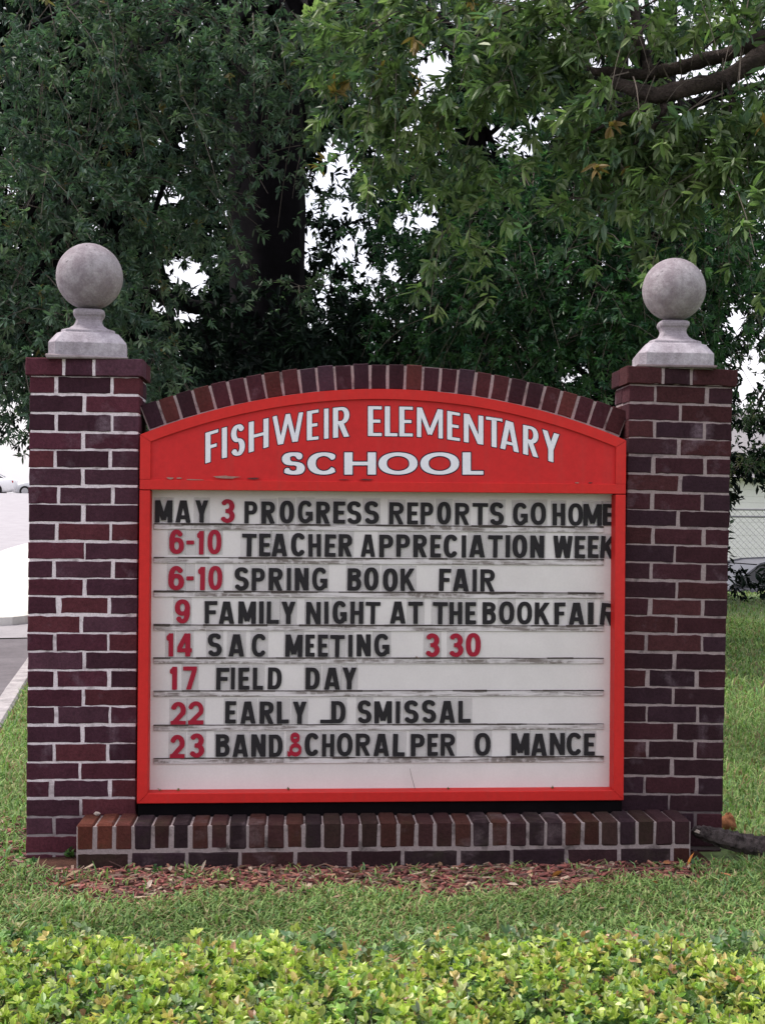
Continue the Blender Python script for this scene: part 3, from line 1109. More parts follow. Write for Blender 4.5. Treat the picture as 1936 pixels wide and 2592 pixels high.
LINES = [
    ('top', 108, 248, 0, [('MAY', [('M', 130, 240), ('A', 258, 358), ('Y', 385, 467)]), ('3', [('3', 540, 635)]),
        ('PROGRESS', [('P', 697, 778), ('R', 805, 893), ('O', 920, 1012), ('G', 1035, 1130), ('R', 1152, 1240), ('E', 1260, 1335), ('S', 1345, 1438), ('S', 1457, 1550)]),
        ('REPORTS', [('R', q(112), q(205)), ('E', q(226), q(295)), ('P', q(312), q(392)), ('O', q(416), q(503)), ('R', q(530), q(620)), ('T', q(640), q(738)), ('S', q(748), q(838))]),
        ('GO', [('G', q(897), q(990)), ('O', q(1010), q(1106))]), ('HOME', [('H', q(1148), q(1228)), ('O', q(1248), q(1340)), ('M', q(1342), q(1458)), ('E', q(1466), q(1536))])]),
    ('second', 320, 463, 0, [('6-10', [('6', 222, 315), ('-', 330, 378), ('1', 395, 438), ('0', 463, 550)]),
        ('TEACHER', [('T', 680, 772), ('E', 790, 862), ('A', 868, 970), ('C', 992, 1086), ('H', 1103, 1183), ('E', 1205, 1275), ('R', 1293, 1380)]),
        ('APPRECIATION', [('A', 1433, 1527), ('P', q(50), q(138)), ('P', q(157), q(243)), ('R', q(265), q(352)), ('E', q(373), q(440)), ('C', q(457), q(550)), ('I', q(572), q(600)), ('A', q(618), q(720)), ('T', q(738), q(830)), ('I', q(850), q(878)), ('O', q(893), q(986)), ('N', q(1006), q(1094))]),
        ('WEEK', [('W', q(1152), q(1272)), ('E', q(1288), q(1354)), ('E', q(1372), q(1438)), ('K', q(1448), q(1540))])]),
    ('third', 536, 678, 0, [('6-10', [('6', 215, 315), ('-', 330, 376), ('1', 402, 446), ('0', 468, 556)]),
        ('SPRING', [('S', 632, 724), ('P', 743, 827), ('R', 850, 940), ('I', 966, 992), ('N', 1016, 1104), ('G', 1126, 1222)]),
        ('BOOK', [('B', 1350, 1437), ('O', 1455, 1546), ('O', q(72), q(166)), ('K', q(185), q(277))]),
        ('FAIR', [('F', q(427), q(502)), ('A', q(514), q(617)), ('I', q(641), q(666)), ('R', q(690), q(782))])]),
    ('fourth', 745, 886, 0, [('9', [('9', 256, 352)]), ('FAMILY', [('F', 446, 526), ('A', 533, 634), ('M', 658, 770), ('I', 790, 820), ('L', 838, 916), ('Y', 930, 1020)]),
        ('NIGHT', [('N', 1088, 1180), ('I', 1204, 1230), ('G', 1256, 1346), ('H', 1368, 1450), ('T', 1463, 1557)]),
        ('AT', [('A', q(116), q(218)), ('T', q(233), q(327))]), ('THE', [('T', q(388), q(482)), ('H', q(494), q(575)), ('E', q(595), q(662))]),
        ('BOOKFAIR', [('B', q(704), q(788)), ('O', q(808), q(904)), ('O', q(923), q(1017)), ('K', q(1034), q(1130)), ('F', q(1160), q(1230)), ('A', q(1250), q(1350)), ('I', q(1372), q(1406)), ('R', q(1446), q(1542))])]),
    ('fifth', 955, 1095, 0, [('14', [('1', 203, 246), ('4', 272, 364)]), ('SAC', [('S', 464, 554), ('A', 595, 697), ('C', 743, 838)]),
        ('MEETING', [('M', 955, 1064), ('E', 1083, 1142), ('E', 1163, 1226), ('T', 1238, 1330), ('I', 1356, 1382), ('N', 1408, 1498), ('G', 1520, 1616)]),
        ('330', [('3', q(338), q(432)), ('3', q(488), q(582)), ('0', q(598), q(692))])]),
    ('sixth', 88, 227, 430, [('17', [('1', 224, 270), ('7', 308, 396)]), ('FIELD', [('F', 518, 599), ('I', 611, 636), ('E', 660, 729), ('L', 750, 816), ('D', 844, 932)]),
        ('DAY', [('D', 1084, 1174), ('A', 1200, 1304), ('Y', 1316, 1406)])]),
    ('seventh', 298, 438, 430, [('22', [('2', 230, 326), ('2', 340, 438)]), ('EARLY', [('E', 575, 643), ('A', 670, 770), ('R', 793, 884), ('L', 903, 979), ('Y', 1003, 1090)]),
        ('D', [('_', 1248, 1338)]), ('SMISSAL', [('S', 1413, 1502), ('M', q(18), q(130)), ('I', q(154), q(180)), ('S', q(206), q(298)), ('S', q(320), q(410)), ('A', q(430), q(530)), ('L', q(551), q(629))])]),
    ('bottom', 507, 648, 430, [('23', [('2', 225, 318), ('3', 344, 442)]), ('BAND', [('B', 516, 604), ('A', 620, 722), ('N', 740, 832), ('D', 853, 940)]), ('&', [('&', 970, 1058)]),
        ('CHORAL', [('C', 1078, 1172), ('H', 1188, 1266), ('O', 1283, 1382), ('R', 1403, 1495), ('A', 1513, 1615), ('L', q(134), q(210))]),
        ('PER', [('P', q(249), q(337)), ('E', q(355), q(421)), ('R', q(438), q(530))]), ('O', [('O', q(654), q(754))]),
        ('MANCE', [('M', q(886), q(1000)), ('A', q(1010), q(1113)), ('N', q(1130), q(1224)), ('C', q(1238), q(1336)), ('E', q(1346), q(1414))])]),
]
M_LBLK = m_simple('black_plastic', (0.026, 0.024, 0.027), 0.55, 0.3, 30)
M_LRED = m_simple('red_plastic', (0.34, 0.018, 0.040), 0.5, 0.2, 30)
m, nt, bs = mat('clear_tile')
bs.inputs['Base Color'].default_value = (0.36, 0.34, 0.35, 1)
bs.inputs['Roughness'].default_value = 0.5
bs.inputs['Specular IOR Level'].default_value = 0.15
bs.inputs['Alpha'].default_value = 0.11
M_TILE = m
LY = 0.022 - 0.0055            # front of the letters
tb = MB()
tb.cbox(-0.5, 0.5, 0.0, 0.0012, 0, 1, 0.0003)
TILE = make_mesh('backing_tile', np.concatenate(tb.V), tb.F, [M_TILE])
cache = {}
ORD = ['first', 'second', 'third', 'fourth', 'fifth', 'sixth', 'seventh', 'eighth', 'ninth', 'tenth', 'eleventh', 'twelfth']
for li, (lname, yt, yb_, yo, wordsl) in enumerate(LINES):
    hgt = (yb_ - yt) / 2.503 / 676.0
    for word, lets in wordsl:
        for k, (ch, xa, xb) in enumerate(lets):
            red = word[0] in '0123456789&'
            yoff = 430 * (yo > 0)
            py0 = 1220 + yoff + yb_ / 2.503
            A0, A1 = at(340 + xa / 2.503, py0, LY), at(340 + xb / 2.503, py0, LY)
            w = A1[0] - A0[0]
            hh = hgt * (1.035 if ch in 'OCGS0369&8' else 1.0) * (1.04 if red else 1.0)
            asp = w / hh
            key = (ch, round(asp, 1))
            foot = ch == '_'
            if key not in cache:
                ex = ([[(-0.47, 0.075), (0.3, 0.075)]],) if foot else ((),)
                c_ = 'D' if foot else ch
                thick = 0.205
                if c_ in 'MW':
                    thick = 0.215
                if c_ == '-':
                    thick = 0.17
                if c_ == '&':
                    thick = 0.12
                if c_ == 'I':
                    thick = key[1] + 0.05
                cache[key] = glyph_mesh('letter', c_, max(key[1], 0.1) if c_ not in 'I' else asp, thick if c_ != 'I' else asp, 0.175 if c_ != '-' else 0.17, 0.05, [M_LRED if red else M_LBLK], extra=ex[0], res=52)
                cache[key]['w'] = max(key[1], 0.1) if c_ not in 'I' else asp
            me = cache[key]
            base = tz[li] + (0.0005 if li != 1 else 0.0015)
            isdig = ch in '0123456789-'
            o = link('digit' if isdig and ch != '-' else ('dash' if ch == '-' else ('ampersand' if ch == '&' else 'letter')), me)
            o.location = (A0[0], LY + rng.normal(0, 0.0006), base + (0.006 if word == '6-10' and li == 1 else 0) + rng.normal(0, 0.0007))
            if red and li in (6, 7) and ch != '&':
                o.location.z -= 0.003
            o.scale = (w / me['w'], 0.085, hh)
            tilt = rng.normal(0, 0.008)
            if word == 'BOOKFAIR' and k == 7:
                tilt = 0.10
            if word == 'WEEK' and k == 3:
                tilt = 0.06
            o.rotation_euler = (0, tilt, 0)
            t_ = link('backing_tile', TILE, o)
            wu = me['w']
            ww = wu + 0.012 / (w / wu)
            t_.location = (wu / 2, 0.058, -0.03)
            t_.scale = (ww, 0.9, 1.16)
            colr = 'red' if red else 'black'
            what = {'-': 'dash', '&': 'ampersand'}.get(ch, f"{'digit' if isdig else 'letter'} {'D' if foot else ch}")
            if foot:
                lab = 'black plastic letter D with a bar at its foot on the seventh message line'
            elif len(lets) == 1:
                lab = f'{colr} plastic {what} standing by itself on the {lname} message line'
                if ch == '&':
                    lab = 'red plastic ampersand between BAND and CHORAL on the bottom message line'
            else:
                lab = f'{colr} plastic {what}, {ORD[k]} character of {word} on the {lname} message line'
            tag(o, lab, {'-': 'dash', '&': 'ampersand'}.get(ch, 'digit' if isdig else 'letter'), f'plastic characters on the {lname} line of the letter board')

# painted header lettering (white with a thin dark outline)
M_WHT = m_simple('white_lettering', (0.72, 0.73, 0.78), 0.5, 0.08, 20)
M_OUT = m_simple('navy_outline', (0.022, 0.015, 0.035), 0.6, 0.2, 20)
PY = FY + 0.009
HB = [(180, 335), (245, 315), (320, 302), (420, 271), (520, 252), (600, 244), (725, 232), (798, 230), (960, 232), (1080, 240), (1147, 250), (1230, 263), (1300, 277), (1370, 293), (1440, 312), (1500, 330)]
HT = [(180, 219), (230, 204), (265, 195), (330, 182), (415, 163), (465, 150), (550, 140), (605, 130), (720, 118), (798, 117), (960, 119), (1070, 129), (1140, 142), (1235, 155), (1300, 163), (1345, 178), (1440, 199), (1525, 225)]
W1 = [('F', 180, 229), ('I', 243, 262), ('S', 277, 330), ('H', 345, 420), ('W', 436, 551), ('E', 566, 610), ('I', 631, 648), ('R', 665, 728)]
W2 = [('E', 798, 850), ('L', 862, 910), ('E', 917, 968), ('M', 984, 1082), ('E', 1099, 1147), ('N', 1162, 1236), ('T', 1246, 1308), ('A', 1299, 1372), ('R', 1387, 1446), ('Y', 1460, 1525)]
W3 = [('S', 470, 558), ('C', 568, 692), ('H', 708, 828), ('O', 838, 986), ('O', 997, 1144), ('L', 1157, 1236)]


def header_text(letters, arch):
    V, F, M_, nv = [], [], [], 0
    for ch, xa, xb in letters:
        xm = (xa + xb) / 2
        f = lambda T_, x: np.interp(x, [p[0] for p in T_], [p[1] for p in T_])
        hpx = (f(HB, xm) - f(HT, xm)) if arch else 84.0
        asp = (xb - xa) / hpx
        t, h = (0.17, 0.10) if arch else (0.37, 0.16)
        if ch == 'I':
            t = asp
        if arch and ch in 'WM':
            t, h = 0.145, 0.09
        for layer, grow in ((1, 0.028 if arch else 0.05), (0, 0.0)):
            me = glyph_mesh('tmp', ch, asp, t, h, 0.5, [], 2.05, grow, 72)
            P = np.array([v.co for v in me.vertices])
            x = xa + P[:, 0] / asp * (xb - xa)
            if arch:
                bot, tp = f(HB, x), f(HT, x)
                if ch in 'HNMERW':
                    bm, tm = f(HB, xm), f(HT, xm)
                    bot, tp = bm + (bot - bm) * 0.95, tm + (tp - tm) * 0.95
            else:
                bot, tp = np.full(len(x), 377.0), np.full(len(x), 293.0)
            y = bot + (tp - bot) * P[:, 2]
            X = 400 + x / 1.5018
            Y = 950 + y / 1.5018
            W_ = np.array([at(a_, b_, PY) for a_, b_ in zip(X, Y)])
            off = -0.0004 if layer else -0.0010
            W_[:, 1] = PY + off + (P[:, 1] > 0.1) * (-off + 0.001)
            W_ -= SO
            V.append(W_)
            for p in me.polygons:
                F.append([i + nv for i in p.vertices])
                M_.append(layer)
            nv += len(W_)
            bpy.data.meshes.remove(me)
    return link('lettering', make_mesh('lettering', np.concatenate(V), F, [M_WHT, M_OUT], M_), hp)


header_text(W1 + W2, True)
header_text(W3, False)

# ------------------------------------------------------------------ brick arch over the sign
AY = 0.05
pa, pb, pc = at(363, 1024, AY), at(903, 921.7, AY), at(1571, 1036, AY)


def circ3(a_, b_, c_):
    ax, az, bx, bz, cx, cz = a_[0], a_[2], b_[0], b_[2], c_[0], c_[2]
    d = 2 * (ax * (bz - cz) + bx * (cz - az) + cx * (az - bz))
    ux = ((ax * ax + az * az) * (bz - cz) + (bx * bx + bz * bz) * (cz - az) + (cx * cx + cz * cz) * (az - bz)) / d
    uz = ((ax * ax + az * az) * (cx - bx) + (bx * bx + bz * bz) * (ax - cx) + (cx * cx + cz * cz) * (bx - ax)) / d
    return ux, uz, math.hypot(ax - ux, az - uz)


ax_, az_, ar_ = circ3(pa, pb, pc)
TH = 0.094
root = empty('brick_arch', (0, AY, 1.5))
tag(root, 'curved course of upright dark bricks arching over the red sign between the pillars', 'brick arch')
b = MB()
ang = math.asin(0.912 / (ar_ - TH / 2))
na = int(round(2 * ang * (ar_ - TH / 2) / CH))
print('arch', ax_, az_, ar_, na)
da = 2 * ang / na
ARCHC = np.concatenate([DARKS, [(0.085, 0.028, 0.026), (0.05, 0.028, 0.04)]])
for i in range(na):
    a0 = -ang + i * da
    gi = 0.0045 + abs(rng.normal(0, 0.0012))
    g0, g1 = gi / (ar_ - TH), gi / ar_
    ri, ro = ar_ - TH, ar_ + rng.normal(0, 0.0015)
    P = []
    for (aa, rr) in ((a0 + g0, ri), (a0 + da / 2, ri), (a0 + da - g0, ri), (a0 + da - g1, (ri + ro) / 2), (a0 + da - g1, ro), (a0 + da / 2, ro), (a0 + g1, ro), (a0 + g1, (ri + ro) / 2)):
        P.append((ax_ + rr * math.sin(aa) + rng.normal(0, 0.0007), az_ + rr * math.cos(aa) - 1.5 + rng.normal(0, 0.0007)))
    b.prism(P, rng.normal(0, 0.0012), 0.165, 0, pick(ARCHC), 0.003)
# mortar between and under the bricks, and the brick backing wall
aa = np.linspace(ang, -ang, 60)
P = [(ax_ + (ar_ - 0.004) * math.sin(a_), az_ + (ar_ - 0.004) * math.cos(a_) - 1.5) for a_ in -aa]
Q = [(ax_ + (ar_ - TH - 0.016) * math.sin(a_), az_ + (ar_ - TH - 0.016) * math.cos(a_) - 1.5) for a_ in aa]
P3 = np.array(P + Q)
n = 60
V = np.concatenate([np.column_stack([P3[:, 0], np.full(2 * n, y), P3[:, 1]]) for y in (0.0035, 0.1615)])
F = []
for i in range(n - 1):
    o2 = 2 * n - 1 - i
    F += [[o2, o2 - 1, i + 1, i], [i, i + 1, 2 * n + i + 1, 2 * n + i], [2 * n + o2, 2 * n + i, 2 * n + i + 1, 2 * n + o2 - 1], [o2 - 1, o2, 2 * n + o2, 2 * n + o2 - 1]]
b.add(V, F, 1, (1, 1, 1))
b.build('arch_course', [M_BRICK, M_MORTAR_P], root)
b = MB()
poly = [(-0.908, 0.02 - 1.5), (0.908, 0.02 - 1.5)] + [(ax_ + (ar_ - TH - 0.017) * math.sin(a_), az_ + (ar_ - TH - 0.017) * math.cos(a_) - 1.5) for a_ in aa[1:-1]]
b.prism(poly, 0.07, 0.16)
b.build('backing_wall', M_MORTAR_P, root)

# ------------------------------------------------------------------ ground cover
# red-brown wood chips along the plinth
CHIPS = [(0.22, 0.07, 0.06), (0.17, 0.055, 0.048), (0.12, 0.05, 0.042), (0.28, 0.13, 0.09), (0.09, 0.045, 0.038), (0.36, 0.27, 0.20), (0.17, 0.11, 0.085)]
M_DIRT = m_simple('mulch_soil', (0.075, 0.035, 0.026), 0.95, 0.5, 20, 0.9)


def mulch_density(x, y):
    front = sstep(-0.58, -0.40, y + 0.05 * np.sin(x * 5) + 0.03 * np.sin(x * 13) - 0.05 * x) * (1 - sstep(0.35, 0.75, y)) * (1 - sstep(1.0, 1.35, x)) * (0.35 + 0.65 * sstep(-1.3, -1.0, x)) * sstep(-2.2, -1.5, x)
    return front


n = 20000
X = rng.uniform(-2.2, 2.3, n)
Y = rng.uniform(-0.62, 0.6, n)
keep = (rng.random(n) < mulch_density(X, Y)) & ~((np.abs(X) < 1.3) & (Y > -0.16))
X, Y = X[keep], Y[keep]
n = len(X)
L = rng.gamma(3, 0.0085, n)[:, None] + 0.006
Wd = rng.uniform(0.003, 0.010, n)[:, None]
an = rng.uniform(0, math.pi, n)
an = np.where(rng.random(n) < 0.6, rng.normal(0, 0.4, n), an)
tl = rng.normal(0, 0.28, n)
d = np.stack([np.cos(an) * np.cos(tl), np.sin(an) * np.cos(tl), np.sin(tl)], 1)
s = np.stack([-np.sin(an), np.cos(an), rng.normal(0, 0.3, n)], 1)
nr = np.cross(d, s)
C = np.stack([X, Y, gz(X, Y) + rng.uniform(0.0, 0.014, n)], 1)
V = []
for zz_ in (-1, 1):
    for a_, b_ in ((-1, -.7), (1, -1), (.8, 1), (-.9, .8)):
        V.append(C + d * L * a_ * 0.5 + s * Wd * b_ * 0.7 + nr * (0.002 * zz_))
V = np.stack(V, 1).reshape(-1, 3)
base = (np.arange(n) * 8)[:, None]
F = np.concatenate([base + np.array([f]) for f in ([4, 5, 6, 7], [0, 3, 2, 1], [0, 1, 5, 4], [1, 2, 6, 5], [2, 3, 7, 6], [3, 0, 4, 7])], 0)
tc_ = np.array(CHIPS)[rng.choice(len(CHIPS), n, p=[.24, .20, .15, .12, .11, .07, .11])] * rng.uniform(0.7, 1.25, (n, 1))
o = link('wood_mulch', make_mesh('wood_mulch', V, F, [M_CHIP], tint=np.tile(tc_, (6, 1))))
tag(o, 'strip of red-brown wood mulch along the foot of the brick plinth', 'mulch', kind='stuff')
us = np.linspace(-2.1, 2.2, 44)
vs_ = np.linspace(-0.56, 0.6, 16)
U, W = np.meshgrid(us, vs_)
Z = gz(U, W) + 0.004 - 0.05 * (1 - np.minimum(1, mulch_density(U, W) * 2.5))
V = np.stack([U, W, Z], -1).reshape(-1, 3)
i = (np.arange(15)[:, None] * 44 + np.arange(43)[None]).ravel()[:, None]
bed = link('planting_bed', make_mesh('planting_bed', V, i + np.array([[0, 1, 45, 44]]), [M_DIRT], smooth=True))
tag(bed, 'bare dark soil under the wood mulch at the foot of the plinth', 'soil', kind='structure')

# grass
GH = [(0.155, 0.255, 0.075), (0.20, 0.305, 0.10), (0.11, 0.195, 0.065), (0.27, 0.35, 0.13), (0.34, 0.31, 0.17), (0.125, 0.235, 0.10)]
GW = [.28, .28, .18, .12, .08, .06]


def blades(x, y, hgt, wid):
    n = len(x)
    an = rng.uniform(0, 2 * math.pi, n)
    lean = rng.gamma(2.4, 0.36, n)
    hh = hgt * rng.uniform(0.45, 1.25, n)
    d = np.stack([np.cos(an) * np.sin(lean), np.sin(an) * np.sin(lean), np.cos(lean)], 1)
    sd_ = np.stack([-np.sin(an), np.cos(an), np.zeros(n)], 1)
    w = (wid * rng.uniform(0.6, 1.3, n))[:, None]
    B = np.stack([x, y, gz(x, y) - 0.004], 1)
    mid = B + d * hh[:, None] * 0.55 + [0, 0, 0.006]
    tip = B + d * hh[:, None] + np.stack([np.cos(an), np.sin(an), np.full(n, -0.35)], 1) * (hh * 0.25)[:, None]
    V = np.stack([B - sd_ * w * .4, B + sd_ * w * .4, mid + sd_ * w * .5, mid - sd_ * w * .5, tip + sd_ * w * .08, tip - sd_ * w * .08], 1).reshape(-1, 3)
    b_ = (np.arange(n) * 6)[:, None]
    F = np.concatenate([b_ + np.array([[0, 1, 2, 3]]), b_ + np.array([[3, 2, 4, 5]])], 1).reshape(-1, 4)
    g = np.array(GH)[rng.choice(len(GH), n, p=GW)]
    # patchy: greener and browner areas
    pt = 0.5 + 0.5 * np.sin(x * 3.1 + np.sin(y * 4.3) * 1.4) * np.sin(y * 3.7 + np.sin(x * 2.2) * 1.7)
    dry = (rng.random(n) < 0.10 + 0.10 * pt)
    g[dry] = np.array([0.20, 0.15, 0.08])
    g = g * (0.75 + 0.45 * pt)[:, None] * rng.uniform(0.75, 1.25, (n, 1))
    return V, F, np.repeat(g, 2, 0)


parts = []


def field(n, x0, x1, y0, y1, hgt, wid, dens):
    x, y = rng.uniform(x0, x1, n), rng.uniform(y0, y1, n)
    k = rng.random(n) < dens(x, y)
    k &= ~((np.abs(x) < 1.33) & (y > -0.19) & (y < 0.24)) & (kerb_u(x, y) > 0.07)
    parts.append(blades(x[k], y[k], hgt, wid))


clear = lambda x, y: 1 - (0.96 - 0.18 * (np.sin(x * 9 + 1) * np.sin(x * 23 + y * 31) > 0.45)) * np.clip(mulch_density(x, y) * 1.15, 0, 1) * np.where(np.abs(x) > 1.35, 0.8, 1.0)
field(190000, -1.75, 1.75, -2.5, -0.20, 0.040, 0.0058, clear)
tuft = lambda x, y: clear(x, y) * (np.sin(x * 6.1 + np.sin(y * 7) * 2) * np.sin(y * 8.3 + np.sin(x * 5) * 2) > 0.55)
field(30000, -1.75, 1.75, -2.4, -0.25, 0.066, 0.0066, tuft)
field(40000, -3.4, -1.2, -0.4, 4.0, 0.055, 0.006, clear)
field(40000, -4.5, -1.2, 4.0, 9.0, 0.06, 0.010, clear)
field(40000, 1.2, 3.2, -0.4, 4.0, 0.055, 0.006, clear)
field(60000, 1.2, 5.2, 4.0, 17.5, 0.07, 0.012, clear)
field(40000, 3.2, 6.5, -2.5, 4.0, 0.055, 0.008, clear)
field(30000, 1.7, 3.4, -2.5, -0.3, 0.05, 0.0066, clear)
field(30000, -3.6, -1.7, -2.5, -0.3, 0.05, 0.0066, clear)
field(20000, 4.5, 9.0, 4.0, 18.0, 0.07, 0.012, clear)
nv, Vs, Fs, Ts = 0, [], [], []
for V, F, T in parts:
    Vs.append(V)
    Fs.append(F + nv)
    Ts.append(T)
    nv += len(V)
o = link('grass', make_mesh('grass', np.concatenate(Vs), np.concatenate(Fs), [M_GRASS], tint=np.concatenate(Ts)))
tag(o, 'short green grass with dry blades growing all over the lawn', 'grass', kind='stuff')

# ------------------------------------------------------------------ clipped hedge along the front
HZ = 0.45
hl = at(-150, 2335, -2.4)
HFAR = [(-1.7, -2.30), (1.35, -2.24)]


def hedge_far(x):
    return -2.20 + 0.035 * np.sin(x * 5 + 0.6) + 0.02 * np.sin(x * 13) - 0.03 * x


def hedge_top(x, y):
    return HZ - 0.005 + 0.018 * np.sin(x * 7.3 + y * 3) + 0.012 * np.sin(x * 17 + 2 + y * 11) - 0.022 * x


hr = empty('hedge', (0, -2.9, 0))
tag(hr, 'clipped yellow-green leafy hedge running across the foot of the view before the lawn', 'hedge')
n = 34000
x = rng.uniform(-2.2, 2.2, n)
y = rng.uniform(-3.4, -2.27, n)
y = np.minimum(y, hedge_far(x))
dep = rng.gamma(1.4, 0.022, n)
dep[:420] = -rng.uniform(0.0, 0.035, 420)
fe = hedge_far(x) - y                       # distance from the far edge
z = hedge_top(x, y) - dep - 0.09 * np.exp(-fe / 0.09)
nb = 5000                                   # the far flank
xb = rng.uniform(-1.9, 1.9, nb)
zb = rng.uniform(0.02, HZ - 0.03, nb)
yb = hedge_far(xb) - rng.gamma(1.4, 0.02, nb) + 0.02
nf = 3500
xf = rng.uniform(-1.9, 1.9, nf)
zf = rng.uniform(0.02, HZ - 0.03, nf)
yf = -3.4 + rng.gamma(1.4, 0.02, nf)
C = np.concatenate([np.stack([x, y, z], 1), np.stack([xb, yb, zb], 1), np.stack([xf, yf, zf], 1)])
A = rng.normal(0, 0.45, (len(C), 3)) + [0, 0, 1.0]
A[n:n + nb] += [0, 0.9, -0.4]
A[n + nb:] += [0, -0.9, -0.4]
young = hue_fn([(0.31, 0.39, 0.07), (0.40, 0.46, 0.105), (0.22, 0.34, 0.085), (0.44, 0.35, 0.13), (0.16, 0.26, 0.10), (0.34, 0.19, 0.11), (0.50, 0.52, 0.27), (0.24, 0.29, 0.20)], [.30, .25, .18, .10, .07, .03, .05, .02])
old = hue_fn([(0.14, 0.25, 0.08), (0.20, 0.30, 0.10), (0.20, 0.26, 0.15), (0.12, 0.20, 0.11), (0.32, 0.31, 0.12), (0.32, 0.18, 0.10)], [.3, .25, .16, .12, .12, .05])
top_ = np.zeros(len(C), bool)
top_[:n] = dep < 0.022
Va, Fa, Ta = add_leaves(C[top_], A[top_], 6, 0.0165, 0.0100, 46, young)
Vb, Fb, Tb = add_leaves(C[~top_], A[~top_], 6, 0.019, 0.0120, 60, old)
V, F, T = np.concatenate([Va, Vb]), np.concatenate([Fa, Fb + len(Va)]), np.concatenate([Ta, Tb])
o = link('foliage', make_mesh('foliage', V - np.array([0, -2.9, 0]), F, [M_LEAF_H], tint=T), hr)
b = MB()
for i in range(900):
    x = rng.uniform(-1.85, 1.85)
    y = rng.uniform(-3.35, -2.33)
    zt = float(hedge_top(x, y)) - rng.uniform(0.0, 0.05)
    p0 = np.array([x + rng.normal(0, 0.05), y + 2.9 + rng.normal(0, 0.04), 0.02])
    p2 = np.array([x, y + 2.9, zt])
    b.tube([p0, (p0 + p2) / 2 + rng.normal(0, 0.02, 3), p2], [0.004, 0.003, 0.0012], 4)
b.build('stems', M_TWIG, hr)

# ------------------------------------------------------------------ trees
GAPS = [  # openings between the boughs: centre and half size in the 1652-wide picture
    (365, 430, 36, 20), (240, 495, 34, 28), (398, 588, 36, 28), (430, 612, 20, 24), (325, 668, 30, 18), (395, 682, 26, 16), (285, 322, 26, 18), (400, 298, 18, 26),
    (352, 352, 12, 14), (405, 372, 10, 12), (918, 462, 36, 28), (872, 492, 22, 12),
    (935, 148, 30, 20), (910, 190, 22, 20), (1090, 292, 42, 20), (1130, 330, 40, 18), (1028, 305, 26, 18), (1190, 240, 24, 24), (1060, 345, 26, 12), (845, 590, 14, 26),
    (725, 352, 36, 34), (690, 392, 20, 20), (668, 448, 20, 18), (722, 452, 24, 20), (768, 468, 22, 16), (660, 530, 22, 30), (652, 580, 14, 16), (768, 545, 30, 38), (905, 475, 44, 28), (925, 150, 40, 30), (1080, 300, 70, 26), (1150, 265, 20, 20), (800, 600, 24, 16), (960, 200, 18, 14), (10, 1140, 90, 125), (1630, 1150, 45, 72), (1592, 690, 20, 26), (1570, 716, 16, 12), (1625, 800, 22, 26), (1600, 840, 16, 20), (1615, 960, 30, 22), (1630, 1060, 22, 20), (1585, 950, 10, 14), (300, 330, 14, 10), (345, 300, 10, 14), (470, 140, 8, 8), (620, 420, 10, 14), (1260, 800, 14, 16), (1240, 830, 12, 14)]
GAP = np.array(GAPS, float)


def in_gap(P, r, soft=0.25, grow=1.18, keep=0.95):
    x, y = to_px(P)
    bad = np.zeros(len(P), bool)
    hard = np.zeros(len(P), bool)
    for gx, gy, rx, ry in GAP:
        d = ((x - gx) / (rx * grow)) ** 2 + ((y - gy) / (ry * grow)) ** 2
        bad |= d < (1.05 + soft * r.normal(size=len(P)))
        if gy > 1100:
            hard |= d < 1.1
    return (bad & (r.random(len(P)) < keep)) | hard


def curve_to(p0, p1, bend, n=8, r=None):
    r = r or rng
    p0, p1 = np.array(p0, float), np.array(p1, float)
    t = np.linspace(0, 1, n)[:, None]
    mid = (p0 + p1) / 2 + np.array(bend)
    P = (1 - t) ** 2 * p0 + 2 * t * (1 - t) * mid + t * t * p1
    P[1:-1] += r.normal(0, 0.03, (n - 2, 3)) * np.linalg.norm(p1 - p0) * 0.25
    return P


